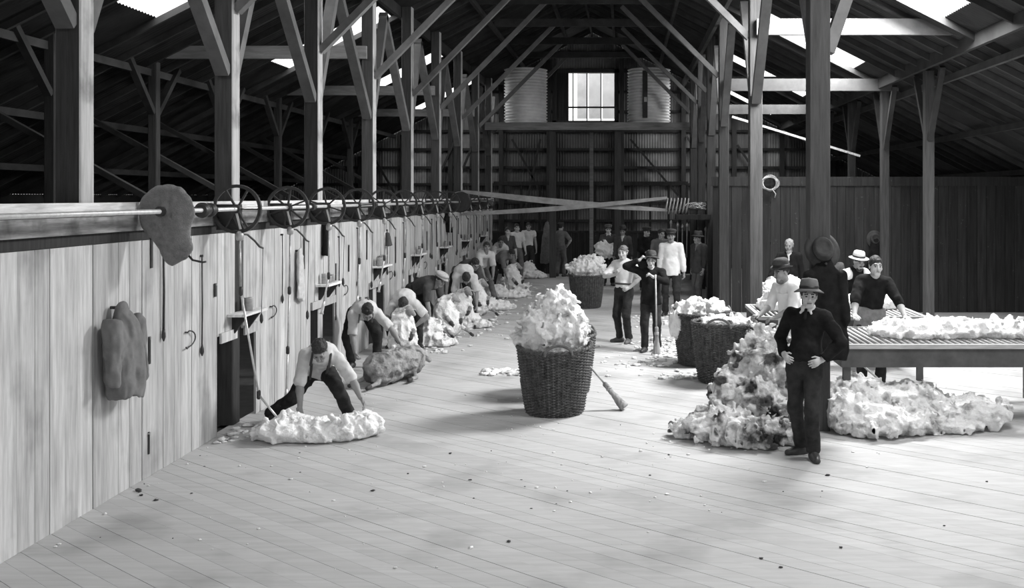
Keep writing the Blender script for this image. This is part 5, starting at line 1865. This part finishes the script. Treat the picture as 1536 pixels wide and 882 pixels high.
# ---- loose wool swept about the floor
def scraps(label, areas, m, seed, cat='wool scraps'):
    rd = random.Random(seed)
    vs_, fs = [], []
    Vs, Qs, n0 = [], [], 0
    ico = bmesh.new()
    bmesh.ops.create_icosphere(ico, subdivisions=2, radius=1)
    ico.verts.ensure_lookup_table()
    IV = np.array([v.co[:] for v in ico.verts])
    IF = [[v.index for v in f.verts] for f in ico.faces]
    ico.free()
    mb = MB()
    for (px, py, sx, sy, n, s0, s1) in areas:
        cx, cy = gp(px, py)
        for i in range(n):
            x, y = cx + rd.gauss(0, sx), cy + rd.gauss(0, sy)
            if x < WX + .1: x = WX + .1 + rd.random() * .2
            s = rd.uniform(s0, s1) * (.5 if rd.random() < .5 else 1)
            P = IV * np.array([s * rd.uniform(.7, 1.5), s * rd.uniform(.7, 1.3), s * rd.uniform(.3, .6)])
            q = vnoise(IV[:, 0] * 2.3 + i * 1.7, IV[:, 1] * 2.3 + i, IV[:, 2] * 2.3 + x)
            P = P * (1 + q[:, None] * 1.1)
            mb.add(P + np.array([x, y, s * .25]), IF)
    o = mb.build('loose_wool', M[m])
    o.data.polygons.foreach_set('use_smooth', [True] * len(o.data.polygons))
    tag(o, label, cat, kind='stuff')


scraps('ragged line of loose wool scraps behind the leaning basket', [(748, 558, .16, .13, 60, .02, .07), (800, 555, .15, .12, 25, .02, .06)], 'wool', 3)
scraps('wide scatter of loose wool around the baskets by the tables', [(1020, 520, .35, .6, 260, .02, .07), (1000, 545, .4, .3, 60, .01, .05), (1040, 565, .3, .2, 60, .01, .05), (985, 480, .4, .8, 60, .02, .07)], 'wool', 5)
scraps('scraps of wool strewn along the shearing stands', [(340, 652, .25, .3, 40, .01, .05), (700, 500, .5, .9, 60, .01, .05), (640, 525, .3, .3, 30, .02, .06), (660, 512, .2, .15, 20, .03, .07), (770, 440, .5, 1.5, 60, .02, .06), (745, 470, .4, 1.2, 50, .02, .06)], 'wool', 7)
scraps('tiny wool specks scattered over the open plank floor', [(700, 640, 1.6, 1.6, 60, .005, .018), (950, 700, 1.6, 1.0, 50, .005, .02), (560, 760, 1.2, .8, 50, .004, .016), (1090, 660, .5, .3, 40, .008, .03), (1290, 640, .4, .3, 16, .01, .05), (900, 520, .8, 2, 60, .006, .03)], 'wool_clean', 9)
scraps('dark dags and dirt specks scattered over the plank floor', [(600, 720, 1.6, 1.2, 24, .006, .016), (1000, 740, 1.2, .8, 16, .006, .018), (240, 730, .25, .3, 5, .015, .03)], 'hoof', 11, 'dirt specks')


# ---- sheep under the shears
def sheep(label, loc, rz, body, head, legs, seed, m='wool_dirty', shorn=False):
    """body: list of cones (a,b,ra,rb); head: (neck, crown, nose); legs: list of joint chains; all in the sheep's own space"""
    pts = [V3(b[0]) for b in body] + [V3(b[1]) for b in body] + [V3(q) for q in head] + [V3(q) for l in legs for q in l]
    lo, hi = bounds(pts, .3)
    F = Field(lo, hi, .019)
    for b in body: F.cone(b[0], b[1], b[2], b[3], .08)
    if not shorn:
        F.rough(.03, 9, seed, billow=True)
        F.rough(.014, 28, seed + 3)
    n_, c_, z_ = [V3(q) for q in head]
    F.cone(n_, c_, .085, .07, .04)
    F.cone(c_, z_, .066, .035, .02)
    sd = nrm(np.cross(z_ - c_, (0, 0, 1.0)))
    for s in (-1, 1):
        F.cone(c_ + sd * s * .05, c_ + sd * s * .15 + V3((0, 0, -.02)), .018, .012, .01, sq=((0, 0, 1), 1.3))
    for l in legs:
        for a, b, ra, rb in zip(l[:-1], l[1:], (.05, .03), (.032, .024)):
            F.cone(a, b, ra, rb, .02)
        e = V3(l[-1])
        F.cone(e, e + nrm(e - V3(l[-2])) * .04, .026, .03, .01)
    F.plane((0, 0, .003), (0, 0, -1))
    V, Q = F.nets()
    me = np_mesh('sheep', V, Q)
    for q in (m, 'face_dark', 'hoof'): me.materials.append(M[q])
    C = V[Q].mean(1)

    def near(a, b, r_):
        a, b = V3(a), V3(b)
        ba = b - a
        t_ = np.clip(((C - a) @ ba) / (ba @ ba), 0, 1)
        return np.linalg.norm(C - a - t_[:, None] * ba, axis=1) < r_
    mi = np.zeros(len(Q), dtype=np.int32)
    mi[near(c_ + (z_ - c_) * .2, z_, .085)] = 1
    for l in legs:
        mi[near(l[1], l[-1], .05)] = 1
        e = V3(l[-1])
        mi[near(e, e + nrm(e - V3(l[-2])) * .05, .042)] = 2
    me.polygons.foreach_set('material_index', mi)
    o = link('sheep', me, None, None, loc)
    o.rotation_euler = (0, 0, rz)
    tag(o, label, 'sheep', 'sheep being shorn')


x, y = -3.2, 13.8
sheep('woolly sheep lying on its side in front of the second shearer', (x, y, 0), R(62),
      [((-.36, -.05, .22), (.32, .0, .24), .22, .21), ((.30, 0, .24), (.42, .02, .26), .19, .15)], ((.42, .0, .28), (.56, -.04, .30), (.66, -.08, .20)),
      [((-.4, -.1, .2), (-.55, -.2, .08), (-.72, -.2, .05)), ((-.36, .05, .2), (-.5, .1, .1), (-.68, .14, .05)), ((.2, -.15, .14), (.1, -.3, .06), (-.04, -.32, .05)), ((.25, .1, .1), (.2, .22, .06), (.3, .3, .05))], 51, 'wool_grey')
SIT = ([((0, 0, .22), (.0, .12, .52), .24, .19), ((.0, .12, .5), (.0, .14, .62), .17, .12)], ((.0, .12, .64), (.10, .02, .72), (.17, -.08, .64)),
       [((.13, -.12, .2), (.22, -.24, .12), (.24, -.34, .05)), ((-.13, -.12, .2), (-.2, -.24, .12), (-.2, -.34, .05)), ((.1, -.02, .46), (.16, -.15, .38), (.12, -.2, .30)), ((-.1, -.02, .46), (-.16, -.15, .36), (-.12, -.2, .28))])
sheep('half-shorn sheep propped on its rump by the third shearer', (-3.62, 16.2, 0), R(20), *SIT, seed=53, m='wool')
sheep('white sheep sitting against the knees of the fourth shearer', (-3.22, 18.2, 0), R(50), *SIT, seed=55, m='wool')
sheep('shorn sheep held upright by the fifth shearer', (-3.2, 19.55, 0), R(10), *SIT, seed=57, m='wool')
sheep('sheep gripped by the sixth shearer', (-3.15, 21.4, 0), R(40), *SIT, seed=59, m='wool')
sheep('sheep held by the eighth shearer far along the wall', (-2.95, 26.6, 0), R(45), *SIT, seed=61, m='wool_clean')
